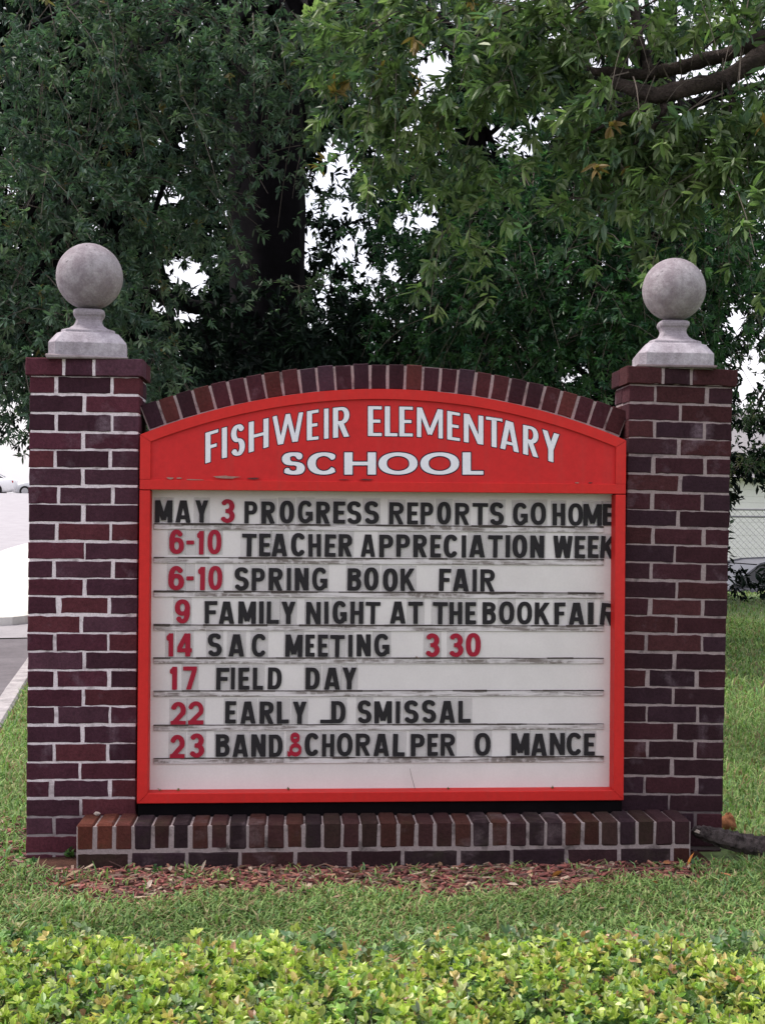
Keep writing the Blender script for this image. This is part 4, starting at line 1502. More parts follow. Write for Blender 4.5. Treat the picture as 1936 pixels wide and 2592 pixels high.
def tree(name, label, base, trunk, blobs, hue, L, W, k, seed, bark, group=None, spray_len=0.55, cat='tree', twig_r=0.005, limb_from=0.75, limb_r=0.05, gaps=True, six=True, droop=0.6, limbs=(), step=0.10, clear=()):
    """trunk: list of (x, y, z, radius); blobs: (centre xyz, radii xyz, number of sprays)"""
    r = np.random.default_rng(seed)
    base = np.array(base, float)
    root = empty(name, tuple(base))
    tag(root, label, cat, group)
    tb = MB()
    TP = np.array([t[:3] for t in trunk], float)
    TR = [t[3] for t in trunk]
    if len(TP) > 1:
        tt = np.linspace(0, 1, len(TP))
        ti = np.linspace(0, 1, 14)
        TPi = np.column_stack([np.interp(ti, tt, TP[:, j]) for j in range(3)])
        TPi[1:-1] += r.normal(0, 0.03, (12, 3))
        TRi = np.interp(ti, tt, TR)
        TRi[0] *= 1.35
        tb.tube(TPi - base, TRi, 28)
        tv = tb.V[0]
        for i_ in range(14):
            for q_ in range(28):
                c0 = TPi[i_] - base
                tv[i_ * 28 + q_] = c0 + (tv[i_ * 28 + q_] - c0) * (1 + .07 * math.sin(q_ * 1.35 + i_ * .3) + .05 * math.sin(q_ * 2.9 + i_) + .03 * r.normal())
        tb.build('trunk', bark, root, True)
    lb, tw = MB(), MB()
    CC, AA = [], []
    for c, rad, ns in blobs:
        c, rad = np.array(c, float), np.array(rad, float)
        if ns > 12 and len(TP) > 1:
            f = r.uniform(limb_from, 1.0)
            j = f * (len(TP) - 1)
            i0 = min(int(j), len(TP) - 2)
            p0 = TP[i0] + (TP[i0 + 1] - TP[i0]) * (j - i0)
            P = curve_to(p0, c, [0, 0, 0.15 * np.linalg.norm(c - p0)], 9, r)
            lr = limb_r * (0.6 + 0.2 * np.linalg.norm(c - p0))
            bad = in_gap(P, r) if gaps else np.zeros(9, bool)
            if not bad[3:].any():
                lb.tube(P - base, np.linspace(lr, lr * 0.22, 9), 6)
        # spray starts, biased to the outside of the clump
        dv = r.normal(size=(ns, 3))
        dv /= np.linalg.norm(dv, axis=1)[:, None]
        S = c + dv * rad * (r.random(ns) ** 0.45)[:, None]
        out = dv + r.normal(0, 0.5, (ns, 3)) + [0, 0, -0.35]
        out /= np.linalg.norm(out, axis=1)[:, None]
        ln = spray_len * r.uniform(0.5, 1.2, ns)
        nc = max(3, int(spray_len / step))
        for q_ in range(nc):
            t = (q_ + r.uniform(0.2, 1.0, ns)) / nc
            P = S + out * (ln * t)[:, None] + np.stack([np.zeros(ns), np.zeros(ns), -droop * ln * t * t], 1) + r.normal(0, 0.03, (ns, 3))
            CC.append(P)
            AA.append(out + np.stack([np.zeros(ns), np.zeros(ns), -2 * droop * t], 1) * 0.5 + r.normal(0, 0.25, (ns, 3)))
        if twig_r:
            for q_ in range(0, ns, 2):
                ts = np.linspace(-0.25, 1, 5)
                P = S[q_] + out[q_] * (ln[q_] * ts)[:, None] + np.stack([0 * ts, 0 * ts, -droop * ln[q_] * ts * np.abs(ts)], 1)
                if gaps and in_gap(P, r).any():
                    continue
                tw.tube(P - base, np.linspace(twig_r, twig_r * 0.35, 5), 3)
    for pts, rads in limbs:
        P = np.array(pts, float)
        tt = np.linspace(0, 1, len(P))
        ti = np.linspace(0, 1, 16)
        P = np.column_stack([np.interp(ti, tt, P[:, j]) for j in range(3)])
        P[1:-1] += r.normal(0, 0.008, (14, 3))
        nl = 40
        P = np.column_stack([np.interp(np.linspace(0, 1, nl), ti, P[:, j]) for j in range(3)])
        rr_ = np.interp(np.linspace(0, 1, nl), np.linspace(0, 1, len(rads)), rads)
        lb.tube(P - base, rr_ * (1 + r.normal(0, .05, nl)), 10)
        lv_ = lb.V[-1]
        lv_ += r.normal(0, 1, lv_.shape) * np.repeat(rr_, 10)[:, None] * 0.06
    if lb.n:
        lb.build('limbs', bark, root, True)
    C, A = np.concatenate(CC), np.concatenate(AA)
    if gaps:
        kp = ~in_gap(C + A / (np.linalg.norm(A, axis=1)[:, None] + 1e-9) * L * 0.4, r, 0.35, 1.15 if six else 1.3, 0.88 if six else 0.93)
        x, y = to_px(C)
        for x0, y0, x1, y1, w_, ymax in clear:
            t_ = np.clip(((x - x0) * (x1 - x0) + (y - y0) * (y1 - y0)) / ((x1 - x0) ** 2 + (y1 - y0) ** 2), 0, 1)
            kp &= ~((np.hypot(x - x0 - t_ * (x1 - x0), y - y0 - t_ * (y1 - y0)) < w_) & (C[:, 1] < ymax) & (r.random(len(C)) < 0.93))
        C, A = C[kp], A[kp]
    V, F, T = add_leaves(C, A, k, L, W, 50, hue, six, r)
    mi = np.zeros(len(F), int)
    V = V - base
    if tw.n:
        TF = np.array([f for f in tw.F if len(f) == 4])
        F = np.concatenate([F, TF + len(V)])
        V = np.concatenate([V] + tw.V)
        T = np.concatenate([T, np.ones((len(TF), 3))])
        mi = np.concatenate([mi, np.ones(len(TF), int)])
    link('crown', make_mesh('crown', V, F, [M_LEAF if hue is not G_SHADE else M_LEAF_SHADE, M_TWIG], mi, T), root)
    print(name, 'leaves', len(C) * k)
    return root


def blob(dx, dy, Y, r, ns, ry=None, rz=None):
    return (atd(dx, dy, Y), (r, ry or r, rz or r * 0.8), ns)


G_OAK = hue_fn([(0.062, 0.105, 0.074), (0.085, 0.135, 0.090), (0.044, 0.080, 0.062), (0.120, 0.165, 0.108), (0.17, 0.14, 0.05)], [.33, .27, .22, .17, .015], 0.5)
G_SHADE = hue_fn([(0.010, 0.019, 0.014), (0.014, 0.026, 0.018), (0.007, 0.012, 0.011)], [.4, .3, .3])  # greens darkened to carry the deep shade under the canopy
G_MID = hue_fn([(0.032, 0.085, 0.038), (0.046, 0.110, 0.044), (0.022, 0.062, 0.036), (0.075, 0.15, 0.06)], [.36, .26, .26, .13], 0.5)
G_NEAR = hue_fn([(0.094, 0.142, 0.064), (0.125, 0.185, 0.074), (0.068, 0.115, 0.070), (0.175, 0.225, 0.10), (0.22, 0.15, 0.05)], [.34, .28, .23, .14, .008], 0.45)
G_FAR = hue_fn([(0.036, 0.062, 0.036), (0.052, 0.085, 0.045), (0.11, 0.12, 0.06)], [.45, .4, .15])

# 1 the big oak behind the sign, canopy shade in its trunk colour
t0 = atd(575, 500, 8.5)
bl = [blob(60, 60, 4.6, .65, 60), blob(230, 40, 5.0, .65, 60), blob(400, 70, 5.6, .65, 60), blob(560, 60, 6.2, .6, 46), blob(290, 230, 5.2, .55, 60), blob(395, 190, 5.6, .38, 40), blob(180, 160, 5.4, .5, 40),
      blob(60, 470, 4.6, .6, 70), blob(190, 410, 4.9, .5, 60), blob(310, 400, 5.4, .45, 40), blob(405, 330, 5.8, .34, 28), blob(440, 470, 6.0, .28, 28), blob(130, 610, 4.6, .5, 60), blob(20, 690, 4.4, .55, 60),
      blob(150, 740, 4.5, .42, 46), blob(10, 820, 4.2, .34, 40), blob(330, 780, 5.2, .28, 26), blob(300, 560, 5.4, .3, 22), 
      blob(240, 640, 5.2, .3, 24), blob(675, 170, 6.0, .28, 20), blob(660, 260, 6.2, .3, 16), blob(680, 60, 6.2, .45, 30), blob(380, 500, 6, .3, 16),  blob(655, 330, 7.6, .16, 8), blob(650, 640, 7.6, .2, 10), blob(665, 470, 7.7, .12, 5), blob(-120, 300, 4.5, .8, 50), blob(-100, 650, 4.3, .6, 40)]
# the rest of the crown, above and beside the view
for i in range(26):
    a = rng.uniform(0, 2 * math.pi)
    d = rng.uniform(1.0, 5.2)
    bl.append(((t0[0] + d * math.cos(a), 8.2 + d * math.sin(a) * 0.8, rng.uniform(5.9, 8.5)), (1.0, 1.0, 0.6), 34))
tree('oak_tree', 'large dark oak with a thick trunk and drooping grey-green boughs behind the left pillar', (t0[0], 8.5, 0), [(t0[0], 8.5, -.2, .46), (t0[0] + .05, 8.5, 2.2, .40), (t0[0] - .02, 8.5, 4.2, .40), (t0[0] + .1, 8.4, 6.2, .34), (t0[0], 8.3, 7.6, .2)],
     bl, G_OAK, 0.068, 0.021, 12, 11, M_BARK_SHADE, 'oak trees behind the sign',
     limbs=[([atd(560, 690, 8.3), atd(470, 670, 7.8), atd(380, 655, 7.2), atd(270, 615, 6.4)], [.10, .075, .06, .03]), ([atd(590, 330, 8.4), atd(520, 380, 7.6), atd(500, 440, 7.0)], [.06, .04, .012]), ([atd(560, 60, 8.2), atd(520, 20, 7.0), atd(490, 90, 6.2), atd(440, 200, 5.8)], [.08, .05, .03, .012])])

# 2 bright green oak on the right behind the sign
bl = [blob(980, 560, 6.6, .5, 60), blob(1120, 600, 6.0, .5, 70), blob(1270, 560, 5.6, .5, 70), blob(1430, 520, 5.8, .5, 60), blob(1560, 600, 6.5, .5, 50), blob(890, 620, 7.0, .36, 40), blob(980, 700, 6.6, .42, 50), blob(1110, 740, 6.0, .42, 60),
      blob(1260, 730, 5.6, .35, 44), blob(1350, 640, 5.6, .4, 50), blob(900, 400, 7.0, .36, 30), blob(1540, 450, 6.2, .5, 50), blob(1250, 420, 6.0, .5, 50), blob(1090, 450, 6.2, .45, 50), blob(1180, 360, 6.4, .4, 40), blob(1000, 420, 6.8, .35, 30), blob(850, 500, 7.2, .28, 22),
      blob(1150, 830, 6.2, .25, 22), blob(880, 700, 7.2, .35, 30), blob(1450, 700, 6.4, .35, 26), blob(1620, 480, 6.6, .5, 40), blob(820, 420, 7.4, .25, 14)]
t1 = atd(1420, 700, 8.2)
for i in range(16):
    a = rng.uniform(0, 2 * math.pi)
    d = rng.uniform(0.5, 4.0)
    bl.append(((t1[0] + d * math.cos(a), 8.6 + d * math.sin(a) * 0.8, rng.uniform(5.0, 7.5)), (1.0, 1.0, 0.6), 34))
tree('oak_tree', 'fresh green leafy oak spreading between the brick arch and the right stone ball', (t1[0], 8.2, 0), [(t1[0], 8.2, -.2, .28), (t1[0] - .1, 8.2, 2.0, .24), (t1[0] + .05, 8.1, 4.0, .2), (t1[0], 8.0, 6.0, .12)],
     bl, G_MID, 0.070, 0.025, 11, 12, M_BARK_SHADE, 'oak trees behind the sign')

# 3 the near oak whose limbs reach in from the right
bl = [blob(800, 70, 2.6, .34, 20), blob(930, 50, 2.4, .34, 22), blob(1060, 60, 2.2, .34, 22), blob(1180, 40, 2.0, .32, 20), blob(1010, 190, 2.4, .3, 18), blob(1130, 180, 2.2, .3, 18), blob(900, 250, 2.7, .3, 18), blob(830, 330, 2.9, .22, 12),
      blob(1330, 40, 1.8, .32, 20), blob(1480, 40, 1.6, .34, 24), blob(1620, 60, 1.4, .32, 22), blob(1600, 220, 1.5, .3, 22), blob(1460, 260, 1.7, .26, 18), blob(1330, 260, 1.9, .24, 14), blob(1560, 330, 1.6, .26, 20), blob(1640, 380, 1.4, .24, 16),
      blob(1300, 360, 2.0, .2, 11), blob(1380, 390, 1.9, .18, 10), blob(1290, 440, 2.0, .09, 4), blob(960, 430, 2.7, .18, 8), blob(990, 520, 2.7, .14, 6), blob(1200, 300, 2.1, .2, 9), blob(1480, 370, 1.7, .2, 12), blob(870, 150, 2.6, .26, 14), blob(1230, 120, 2.1, .28, 14), blob(760, 180, 2.9, .2, 8), blob(1400, 150, 1.5, .2, 8), blob(1040, 370, 2.5, .16, 7)]
for i in range(14):
    bl.append(((rng.uniform(1.0, 5.0), rng.uniform(-0.5, 4.0), rng.uniform(4.6, 6.5)), (0.7, 0.7, 0.45), 16))
A_ = lambda x, y, Y: atd(x, y, Y)
tree('oak_tree', 'near oak reaching in from the right with two bare brown limbs and large yellow-green leaves', (4.6, 1.2, 0), [(4.6, 1.2, -.2, .3), (4.5, 1.2, 2.0, .25), (4.4, 1.3, 4.0, .2), (4.2, 1.4, 5.5, .12)],
     bl, G_NEAR, 0.088, 0.028, 10, 13, M_BARK, 'oak trees behind the sign', spray_len=0.34, twig_r=0.004, limb_r=0.012, step=0.075,
     limbs=[([(4.45, 1.25, 3.3), A_(1750, 70, 1.4), A_(1652, 118, 1.4), A_(1540, 175, 1.5), A_(1420, 208, 1.6), A_(1330, 180, 1.7), A_(1310, 172, 1.75)], [.10, .055, .052, .046, .042, .035, .01]),
            ([(4.45, 1.25, 3.5), A_(1700, 60, 1.5), A_(1600, 100, 1.55), A_(1500, 140, 1.65), A_(1400, 160, 1.75), A_(1300, 158, 1.85), A_(1275, 148, 1.9)], [.08, .04, .038, .034, .030, .024, .008]),
            ([A_(1365, -30, 1.9), A_(1375, 60, 1.85), A_(1395, 130, 1.8), A_(1410, 165, 1.7)], [.022, .026, .026, .024]),
            ([A_(1430, 212, 1.62), A_(1440, 235, 1.6), A_(1405, 290, 1.7), A_(1370, 310, 1.8)], [.02, .016, .012, .005]),
            ([A_(1400, 222, 1.6), A_(1310, 270, 1.8), A_(1240, 310, 2.0), A_(1180, 330, 2.1)], [.014, .01, .008, .003]),
            ([A_(1575, 165, 1.45), A_(1580, 205, 1.4), A_(1578, 240, 1.4)], [.008, .01, .006])],
     clear=((1280, 155, 1400, 165, 36, 2.1), (1330, 195, 1480, 195, 46, 2.0), (1400, 165, 1560, 130, 40, 2.0), (1480, 195, 1690, 100, 50, 2.0), (1375, 0, 1400, 150, 22, 2.1)))

# 4 sparse tree at the far right
bl = [blob(1610, 600, 10, .6, 36), blob(1650, 760, 10, .4, 20), blob(1635, 870, 9.8, .28, 18), blob(1600, 900, 9.8, .2, 8), blob(1650, 980, 9.6, .16, 10), blob(1595, 1010, 10, .12, 6), blob(1588, 1130, 9.6, .07, 3), blob(1700, 650, 10, .8, 40), blob(1720, 850, 10, .4, 20), blob(1590, 780, 10.5, .25, 9)]
t3 = atd(1760, 900, 10.4)
for i in range(6):
    bl.append(((t3[0] + rng.uniform(-2, 3), rng.uniform(9, 13), rng.uniform(4.5, 7)), (1, 1, .7), 26))
tree('small_tree', 'small open tree with light showing through it, beyond the right pillar', (t3[0], 10.4, 0), [(t3[0], 10.4, -.3, .12), (t3[0] + .1, 10.4, 2, .10), (t3[0], 10.4, 4, .06)], bl, G_FAR, 0.07, 0.026, 7, 14, M_BARK, twig_r=0.006, spray_len=0.3, droop=0.3)

# 5 trees and shrubs that close the view behind, canopy shade in their leaf colour
def back_tree(label, dx, Y, H, rad, seed, n, z0=0.5, hue=G_SHADE, name='shade_tree', cat='tree', L=0.15, W=0.06):
    b0 = atd(dx, 1100, Y)
    r = np.random.default_rng(seed)
    bl = []
    for i in range(n):
        a, d = r.uniform(0, 2 * math.pi), rad * r.random() ** 0.5
        bl.append(((b0[0] + d * math.cos(a), Y + d * math.sin(a) * 0.6, r.uniform(z0, H)), (rad * .4, rad * .35, rad * .33), 30))
    return tree(name, label, (b0[0], Y, 0), [(b0[0], Y, -.2, .05 * H * .6), (b0[0] + .1, Y, H * .5, .03 * H), (b0[0], Y, H * .95, .01 * H)], bl, hue, L, W, 7, seed, M_BARK_SHADE, 'dark trees closing the view behind the sign', spray_len=0.7, six=False, twig_r=0, limb_from=.2, cat=cat, step=0.12)


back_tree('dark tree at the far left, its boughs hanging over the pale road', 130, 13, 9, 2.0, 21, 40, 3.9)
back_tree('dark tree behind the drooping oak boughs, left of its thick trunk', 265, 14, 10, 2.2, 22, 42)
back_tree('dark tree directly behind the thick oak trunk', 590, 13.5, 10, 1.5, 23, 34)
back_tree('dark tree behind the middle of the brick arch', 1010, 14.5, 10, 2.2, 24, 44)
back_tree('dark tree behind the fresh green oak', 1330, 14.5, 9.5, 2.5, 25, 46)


def shrub(label, dx, Y, H, rad, seed, n):
    b0 = atd(dx, 1100, Y)
    r = np.random.default_rng(seed)
    bl = []
    for i in range(n):
        a, d = r.uniform(0, 2 * math.pi), rad * r.random() ** 0.5
        bl.append(((b0[0] + d * math.cos(a), Y + d * math.sin(a) * 0.6, r.uniform(0.2, H)), (rad * .4, rad * .35, rad * .33), 22))
    return tree('shaded_shrub', label, (b0[0], Y, 0), [(b0[0], Y, -.1, .06), (b0[0], Y, H * .5, .03)], bl, G_SHADE, 0.11, 0.036, 8, seed, M_BARK_SHADE, 'dark shrubs behind the sign', spray_len=0.5, twig_r=0, limb_from=.3, cat='shrub', step=0.12)


shrub('dark shrub between the left pillar and the thick oak trunk', 400, 10.2, 2.9, .9, 31, 18)
shrub('dark shrub in front of the thick oak trunk, behind the arch', 600, 7.2, 3.2, 1.1, 32, 38)  # sized to fill the shadow mass, its dark leaves standing for shade
shrub('dark shrub right of the thick oak trunk, behind the top of the arch', 800, 9.0, 3.4, 1.0, 33, 30)
shrub('dark shrub behind the right half of the arch', 1100, 10, 2.9, 1.0, 34, 20)


# ------------------------------------------------------------------ cars, fence and house in the distance
M_GLASS = m_simple('car_glass', (0.012, 0.013, 0.016), 0.12, 0.1, 3, spec=0.5)
M_TYRE = m_simple('tyre', (0.02, 0.02, 0.02), 0.85, 0.2, 10)
M_RIM = m_simple('rim', (0.35, 0.35, 0.36), 0.35, 0.1, 10, spec=0.5)
M_LAMP = m_simple('lamp_lens', (0.6, 0.6, 0.6), 0.2, 0.1, 10, spec=0.5)
M_TAIL = m_simple('tail_lamp_lens', (0.35, 0.01, 0.01), 0.25, 0.1, 10, spec=0.5)


def car(loc, rotz, paint, label):
    """a saloon car, nose towards -x"""
    root = empty('parked_car', loc, (0, 0, rotz))
    tag(root, label, 'car', 'parked cars')
    L_, W_, = 4.5, 0.88
    # stations along the car: x, sill z, shoulder z, half width
    st_ = [(-2.25, .42, .60, .62), (-2.15, .25, .70, .76), (-1.9, .20, .78, .84), (-1.3, .18, .88, .88), (-.8, .18, .93, .89), (0, .18, .95, .90), (.9, .18, .97, .89), (1.5, .18, 1.0, .87), (2.0, .22, 1.0, .82), (2.2, .32, .92, .74), (2.26, .45, .80, .66)]
    V, F = [], []
    for x, z0, z1, w in st_:
        for y, z in ((-w * .9, z0), (-w, z0 + .12), (-w * 1.01, (z0 + z1) / 2 + .05), (-w * .97, z1 - .06), (-w * .86, z1), (0, z1 + .035), (w * .86, z1), (w * .97, z1 - .06), (w * 1.01, (z0 + z1) / 2 + .05), (w, z0 + .12), (w * .9, z0)):
            V.append((x, y, z))
    k = 11
    for i in range(len(st_) - 1):
        for j in range(k):
            F.append([i * k + j, (i + 1) * k + j, (i + 1) * k + (j + 1) % k, i * k + (j + 1) % k])
    F.append(list(range(k)))
    F.append([(len(st_) - 1) * k + j for j in range(k)][::-1])
    b = MB()
    b.add(V, F)
    b.build('body', paint, root, True)
    # cabin: roof skin with pillars, glass set inside
    gl, rf = MB(), MB()
    prof = [(-1.02, .93), (-.30, 1.36), (.0, 1.42), (.55, 1.44), (1.0, 1.39), (1.72, 1.02)]
    hw = [.78, .63, .60, .60, .62, .76]
    for sgn in (-1, 1):
        P = [(p[0], sgn * (w - .02), p[1] - .03) for p, w in zip(prof, hw)]
        gl.add(P + [(.3, sgn * .80, .94)], [list(range(6)) if sgn < 0 else list(range(6))[::-1]])
        for i in range(5):
            rf.tube([(prof[i][0], sgn * hw[i], prof[i][1]), (prof[i + 1][0], sgn * hw[i + 1], prof[i + 1][1])], [.032, .032], 6)
        for x, top in ((.28, 1.42), (1.05, 1.36)):
            rf.tube([(x + .05, sgn * .815, .95), (x, sgn * .61, top)], [.035, .03], 6)
    for i in range(5):
        (xa, za), (xb, zb) = prof[i], prof[i + 1]
        t = rf if 1 <= i <= 3 else gl
        d = 0 if t is rf else -.015
        t.add([(xa, -hw[i], za + d), (xb, -hw[i + 1], zb + d), (xb, hw[i + 1], zb + d), (xa, hw[i], za + d)], [(0, 1, 2, 3)])
    gl.build('window_glass', M_GLASS, root)
    rf.build('roof', paint, root)
    for x in (-1.4, 1.32):
        for sgn in (-1, 1):
            y0, y1 = sorted((sgn * .72, sgn * .915))
            an = np.linspace(0, 2 * math.pi, 21)[:-1]
            b = MB()
            b.prism([(math.cos(a) * .32, math.sin(a) * .32) for a in an], y0, y1)
            w = b.build('wheel', M_TYRE, root)
            w.location = (x, 0, .32)
            b = MB()
            yy = (y0 - .006, y0 + .02) if sgn < 0 else (y1 - .02, y1 + .006)
            b.prism([(math.cos(a) * .2, math.sin(a) * .2) for a in an], *yy)
            b.build('rim', M_RIM, w)
    for sgn in (-1, 1):
        b = MB()
        b.cbox(-2.20, -2.0, sgn * .60 - .14, sgn * .60 + .14, .60, .72, .03)
        b.build('headlight', M_LAMP, root)
        b = MB()
        b.cbox(2.10, 2.24, sgn * .62 - .12, sgn * .62 + .12, .70, .86, .03)
        b.build('tail_light', M_TAIL, root)
        b = MB()
        b.cbox(-.78, -.62, sgn * .96 - .09, sgn * .96 + .09, .93, 1.05, .03)
        b.build('wing_mirror', paint, root)
    return root


P_DARK = m_simple('dark_silver_paint', (0.035, 0.036, 0.045), 0.3, 0.1, 2, spec=0.5)
P_WHITE = m_simple('white_car_paint', (0.75, 0.75, 0.75), 0.3, 0.05, 2, spec=0.5)
P_SILV = m_simple('silver_paint', (0.45, 0.46, 0.48), 0.3, 0.1, 2, spec=0.5)
p = at(1897, 1412, 19.8)
car((p[0] + .15, 19.8, -0.95), 0.18, P_DARK, 'dark silver car parked beyond the lawn, half hidden by the right pillar')
for px, Y, pn, lb_ in ((-62, 70, P_WHITE, 'white car parked far away on the pale road, left of the left pillar'), (128, 74, P_SILV, 'silver car far up the pale road, mostly behind the left pillar')):
    p = at(px, 1270, Y)
    car((p[0], Y, float(gz(p[0], Y)) - 0.11), 0.05, pn, lb_)

M_WALLW = m_simple('white_siding', (0.72, 0.71, 0.72), 0.8, 0.08, 3)
M_ROOF = m_simple('roof_shingle', (0.26, 0.25, 0.26), 0.9, 0.25, 12)
M_DARKG = m_simple('window_dark', (0.03, 0.035, 0.04), 0.2, 0.1, 3, spec=0.5)
hc = at(2010, 1300, 33)
house = empty('house', (hc[0] + 2.0, 33, -1.0))
tag(house, 'pale house with white siding glimpsed between the leaves right of the right pillar', 'house')
b = MB()
for i in range(18):
    b.cbox(-6, 6, 0.0 - 0.004 * (i % 2), 7, i * .2, i * .2 + .198, .006)
b.build('wall', M_WALLW, house)
b = MB()
b.add([(-6.4, -.5, 3.55), (6.4, -.5, 3.55), (6.4, 7.5, 3.55), (-6.4, 7.5, 3.55), (-6.4, 3.5, 5.9), (6.4, 3.5, 5.9)], [(0, 1, 5, 4), (2, 3, 4, 5), (0, 4, 3), (1, 2, 5), (0, 3, 2, 1)])
b.build('roof', M_ROOF, house)
for x in (-5, 1.6, 4.4):
    b = MB()
    for x0, x1, z0, z1 in ((-.55, .55, .9, .98), (-.55, .55, 2.22, 2.3), (-.55, -.47, .98, 2.22), (.47, .55, .98, 2.22), (-.03, .03, .98, 2.22)):
        b.box(x + x0, x + x1, -.06, -.005, z0, z1)
    w = b.build('window', M_WALLW, house)
    b = MB()
    b.box(x - .47, x + .47, -.03, -.006, .98, 2.22)
    b.build('pane', M_DARKG, w)

M_GALV = m_simple('galvanised_wire', (0.22, 0.22, 0.24), 0.5, 0.2, 10)
f0 = at(1700, 1296, 23)
fence = empty('chain_link_fence', (f0[0], 23, -0.95))
tag(fence, 'chain link fence with a top rail behind the dark silver car', 'fence')
FH = at(1900, 1290, 23)[2] + 0.95
b = MB()
nw = 9.0
k = 0.14
i = -FH
while i < nw:
    for sgn in (1, -1):
        xa, xb = (i, i + FH) if sgn > 0 else (i + FH, i)
        za, zb = 0.0, FH
        p0, p1 = np.array([xa, 0, za]), np.array([xb, 0, zb])
        ts = [max(0, min(1, (0 - xa) / (xb - xa))), max(0, min(1, (nw - xa) / (xb - xa)))]
        t0_, t1_ = min(ts), max(ts)
        if t1_ - t0_ > .02:
            b.tube([p0 + (p1 - p0) * t0_ + [0, .006 * sgn, 0], p0 + (p1 - p0) * t1_ + [0, .006 * sgn, 0]], [.004, .004], 3)
    i += k
b.build('wire_mesh', M_GALV, fence)
for z in (FH, FH - .16):
    b = MB()
    b.tube([(0, -.03, z), (nw, -.03, z)], [.022, .022], 8)
    b.build('rail', M_GALV, fence)
for x in np.arange(0.0, nw + .1, 3.0):
    b = MB()
    b.tube([(x, -.06, -.1), (x, -.06, FH + .06)], [.03, .03], 8)
    b.build('post', M_GALV, fence)

# ------------------------------------------------------------------ small things near the sign
r = np.random.default_rng(77)


def lump(name, p, sx, sy, sz, mt, label, cat, rough=0.12, n=(14, 20), group=None):
    V, F = [], []
    ph = r.uniform(0, 6, 8)
    for i in range(n[0] + 1):
        th = math.pi * i / n[0]
        for q_ in range(n[1]):
            an = 2 * math.pi * q_ / n[1]
            x, y, z = math.sin(th) * math.cos(an), math.sin(th) * math.sin(an), math.cos(th)
            k_ = 1 + rough * (math.sin(3 * x + ph[0]) * math.sin(4 * y + ph[1]) + math.sin(5 * z + 3 * x + ph[2])) + rough * .5 * r.normal()
            V.append((x * sx * k_, y * sy * k_, z * sz * k_))
    m_ = n[1]
    for i in range(n[0]):
        for q_ in range(m_):
            F.append([i * m_ + q_, (i + 1) * m_ + q_, (i + 1) * m_ + (q_ + 1) % m_, i * m_ + (q_ + 1) % m_])
    o = link(name, make_mesh(name, V, F, [mt], smooth=True))
    o.location = p
    return tag(o, label, cat, group)


M_CLAY = m_simple('orange_clay', (0.26, 0.11, 0.055), 0.95, 0.45, 30, 0.9)
M_PEB = m_simple('pebble', (0.42, 0.36, 0.32), 0.8, 0.3, 60)
p = at(1842, 2040, 0.27)
lump('clay_clod', (p[0], p[1], float(gz(p[0], p[1])) + .036), .032, .03, .042, M_CLAY, 'crumbly orange-brown lump of clay on the grass by the foot of the right pillar', 'clod')
p = at(246, 2049, -0.03)
lump('pebble', (p[0], p[1], ZT + .006), .011, .008, .007, M_PEB, 'small pale pebble lying on the left end of the plinth', 'pebble')
p = at(1766, 2106, -0.09)
lump('pebble', (p[0], p[1], p[2]), .011, .009, .007, M_PEB, 'small pale stone between the plinth end and the fallen log', 'pebble')
# fallen log
b = MB()
pts = [at(1752, 2102, -.06), at(1790, 2112, -.09), at(1850, 2128, -.11), at(1910, 2142, -.12), at(2060, 2160, -.16), at(2300, 2190, -.2)]
P = np.array(pts)
tt = np.linspace(0, 1, len(P))
ti = np.linspace(0, 1, 40)
P = np.column_stack([np.interp(ti, tt, P[:, j]) for j in range(3)])
b.tube(P, np.interp(ti, [0, .08, .35, 1], [.012, .022, .033, .040]) * (1 + r.normal(0, .05, 40)), 14)
V = b.V[0]
for i in range(40):
    for q_ in range(14):
        k_ = 1 + .10 * math.sin(q_ * 2.7) + .05 * r.normal()
        V[i * 14 + q_] = P[i] + (V[i * 14 + q_] - P[i]) * k_
o = b.build('fallen_log', M_BARK_G, None, False)
tag(o, 'grey barked fallen log lying in the grass right of the plinth', 'log')

# little weeds
def weed(p, h, nleaf, label, group, L=0.022, W=0.014, cat='weed'):
    root = empty('weed', tuple(p))
    tag(root, label, cat, group)
    ns = max(2, nleaf // 5)
    C, A = [], []
    b = MB()
    for i in range(ns):
        d = np.array([r.normal(0, .35), r.normal(0, .35), 1.0])
        tip = d * h * r.uniform(.5, 1.1)
        b.tube([(0, 0, -.01), tip * .5 + r.normal(0, .003, 3), tip], [.0012, .001, .0006], 4)
        for f in (.6, 1.0):
            C.append(tip * f)
            A.append(d)
    b.build('stem', M_WEED, root)
    V, F, T = add_leaves(np.array(C), np.array(A), 3, L, W, 60, hue_fn([(0.07, 0.16, 0.04), (0.10, 0.19, 0.05), (0.05, 0.11, 0.05)], [.5, .3, .2]), True, r)
    link('leaves', make_mesh('leaves', V, F, [M_GRASS], tint=T), root)


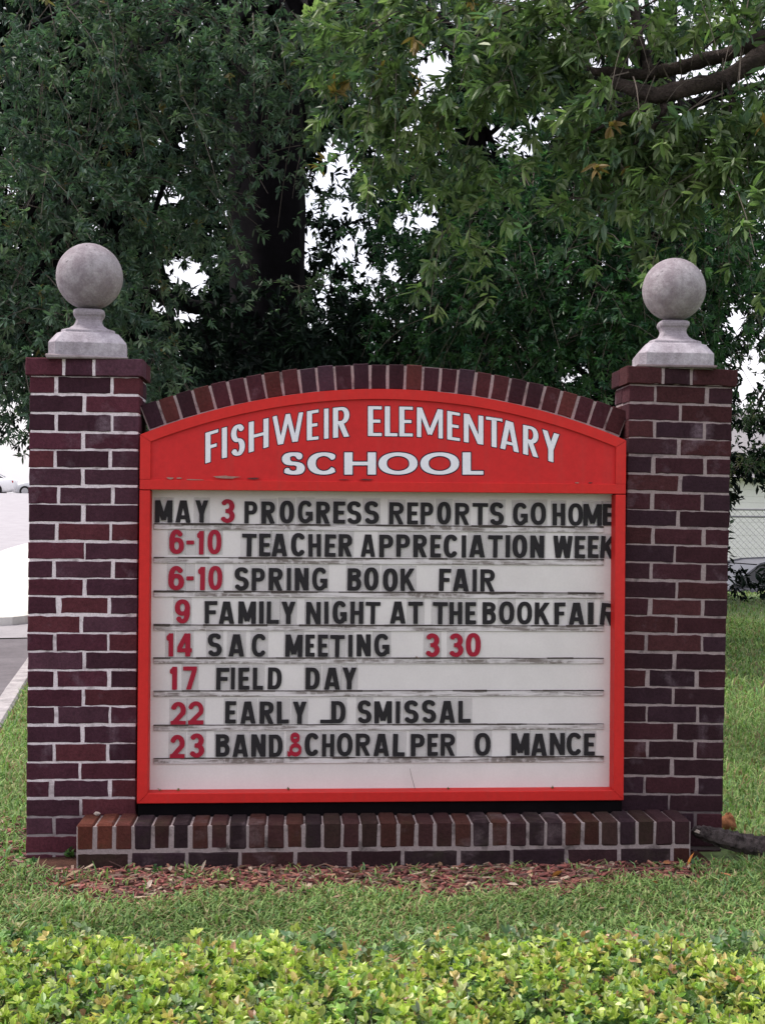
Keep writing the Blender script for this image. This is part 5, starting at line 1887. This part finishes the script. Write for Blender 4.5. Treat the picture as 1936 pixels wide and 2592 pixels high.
M_WEED = m_simple('weed_stem', (0.08, 0.12, 0.04), 0.8, 0.3, 30)
for px, py, h, n_, lb_ in ((335, 2222, .035, 12, 'green weed in the mulch below the left end of the plinth'), (398, 2218, .035, 10, 'green weed just right of the leftmost one below the plinth'), (472, 2236, .03, 10, 'small weed in the mulch below the red digits 22 and 23'),
                          (182, 2176, .06, 20, 'leafy weed in the corner of the left pillar and plinth'), (560, 2222, .02, 8, 'tiny weed in the mulch under the word BAND'), (1745, 2205, .04, 14, 'weed at the right front corner of the plinth'),
                          (1800, 2150, .05, 16, 'leafy weed growing between the plinth end and the fallen log'), (1880, 2150, .055, 14, 'broad-leaved weed growing in front of the fallen log'), (1835, 2095, .03, 8, 'small weed at the right pillar foot, behind the fallen log'), (80, 2200, .05, 18, 'weed at the left front corner of the left pillar')):
    p = atz(px, py, -.02)
    if -.19 < p[1] < .3 and abs(p[0]) < 1.12:
        p[1] = -.2
    weed((p[0], p[1], float(gz(p[0], p[1])) - .005), h, n_, lb_, 'weeds along the foot of the brickwork')
for px, n_, lb_ in ((405, 8, 'moss sprig in the lower left corner of the sign frame'), (450, 6, 'second moss sprig from the lower left corner of the sign frame'), (730, 4, 'tiny moss sprig on the sign sill under the letter D of BAND'), (1135, 6, 'moss sprig on the sign sill under the word PER'), (1398, 10, 'thick moss sprig on the sign sill under the word MANCE')):
    p = at(px, 2005, 0.0)
    weed((p[0], 0.0, zi_bot), .009, n_, lb_, 'moss sprigs on the lower frame of the sign', .008, .004)
b = MB()
b.tube([at(1037, 1946, .012), at(1043, 1972, .010), at(1052, 2004, .002)], [.0006, .0009, .0012], 5)
o = b.build('dry_twig', M_TWIG)
tag(o, 'thin dry twig leaning on the blank bottom row of the letter board', 'twig')

# dead leaves
M_DEAD = m_leaf('dead_leaf', 0.1, 0.8, 0.2)


def dead_leaf(p, L, W, col, label):
    V, F, T = add_leaves(np.array([p], float), np.array([[0.6, -.3, .25]]), 2, L, W, 40, lambda n_, k_, rr: np.tile(np.array([col]), (n_ * k_, 1)), True, r)
    V = np.asarray(V)
    o = link('dead_leaf', make_mesh('dead_leaf', V - np.array(p), F, [M_DEAD], tint=T))
    o.location = p
    return tag(o, label, 'leaf', 'dead leaves lying about the sign')


p = at(1056, 1660, .012)
dead_leaf((p[0], .014, tz[4] + .004), .02, .008, (.22, .13, .09), 'brown dead leaf caught on the letter board before the red 330')
for px, py, col, lb_ in ((1755, 2200, (.42, .16, .04), 'orange dead leaf on the mulch by the right end of the plinth'), (1420, 2220, (.45, .20, .05), 'orange dead leaf on the mulch below the word MANCE'), (380, 2258, (.5, .42, .36), 'pale dead leaf on the mulch below the red digits'), (1480, 2178, (.42, .36, .32), 'pale curled dead leaf close to the plinth on its right half'), (1535, 2185, (.34, .26, .2), 'tan dead leaf right of the pale curled one by the plinth')):
    p = atz(px, py, -.012)
    p[1] = min(p[1], -.2)
    dead_leaf((p[0], p[1], float(gz(p[0], p[1])) + .014), .05, .02, col, lb_)
n = 700
x, y = r.uniform(-2.2, 2.2, n), r.uniform(-1.2, 0.9, n)
k_ = ~((np.abs(x) < 1.36) & (y > -.2) & (y < .26)) & (r.random(n) < .25 + .75 * (np.abs(y + .3) < .25))
C = np.stack([x, y, gz(x, y) + .022], 1)[k_]
A = np.stack([r.normal(size=len(C)), r.normal(size=len(C)), r.normal(0, .15, len(C))], 1)
V, F, T = add_leaves(C, A, 1, .045, .014, 12, hue_fn([(.20, .13, .08), (.28, .20, .13), (.36, .30, .24), (.25, .11, .05)], [.4, .3, .15, .15]), True, r)
o = link('fallen_leaves', make_mesh('fallen_leaves', V, F, [M_DEAD], tint=T))
tag(o, 'scattered dry fallen leaves on the mulch and grass', 'leaves', kind='stuff')
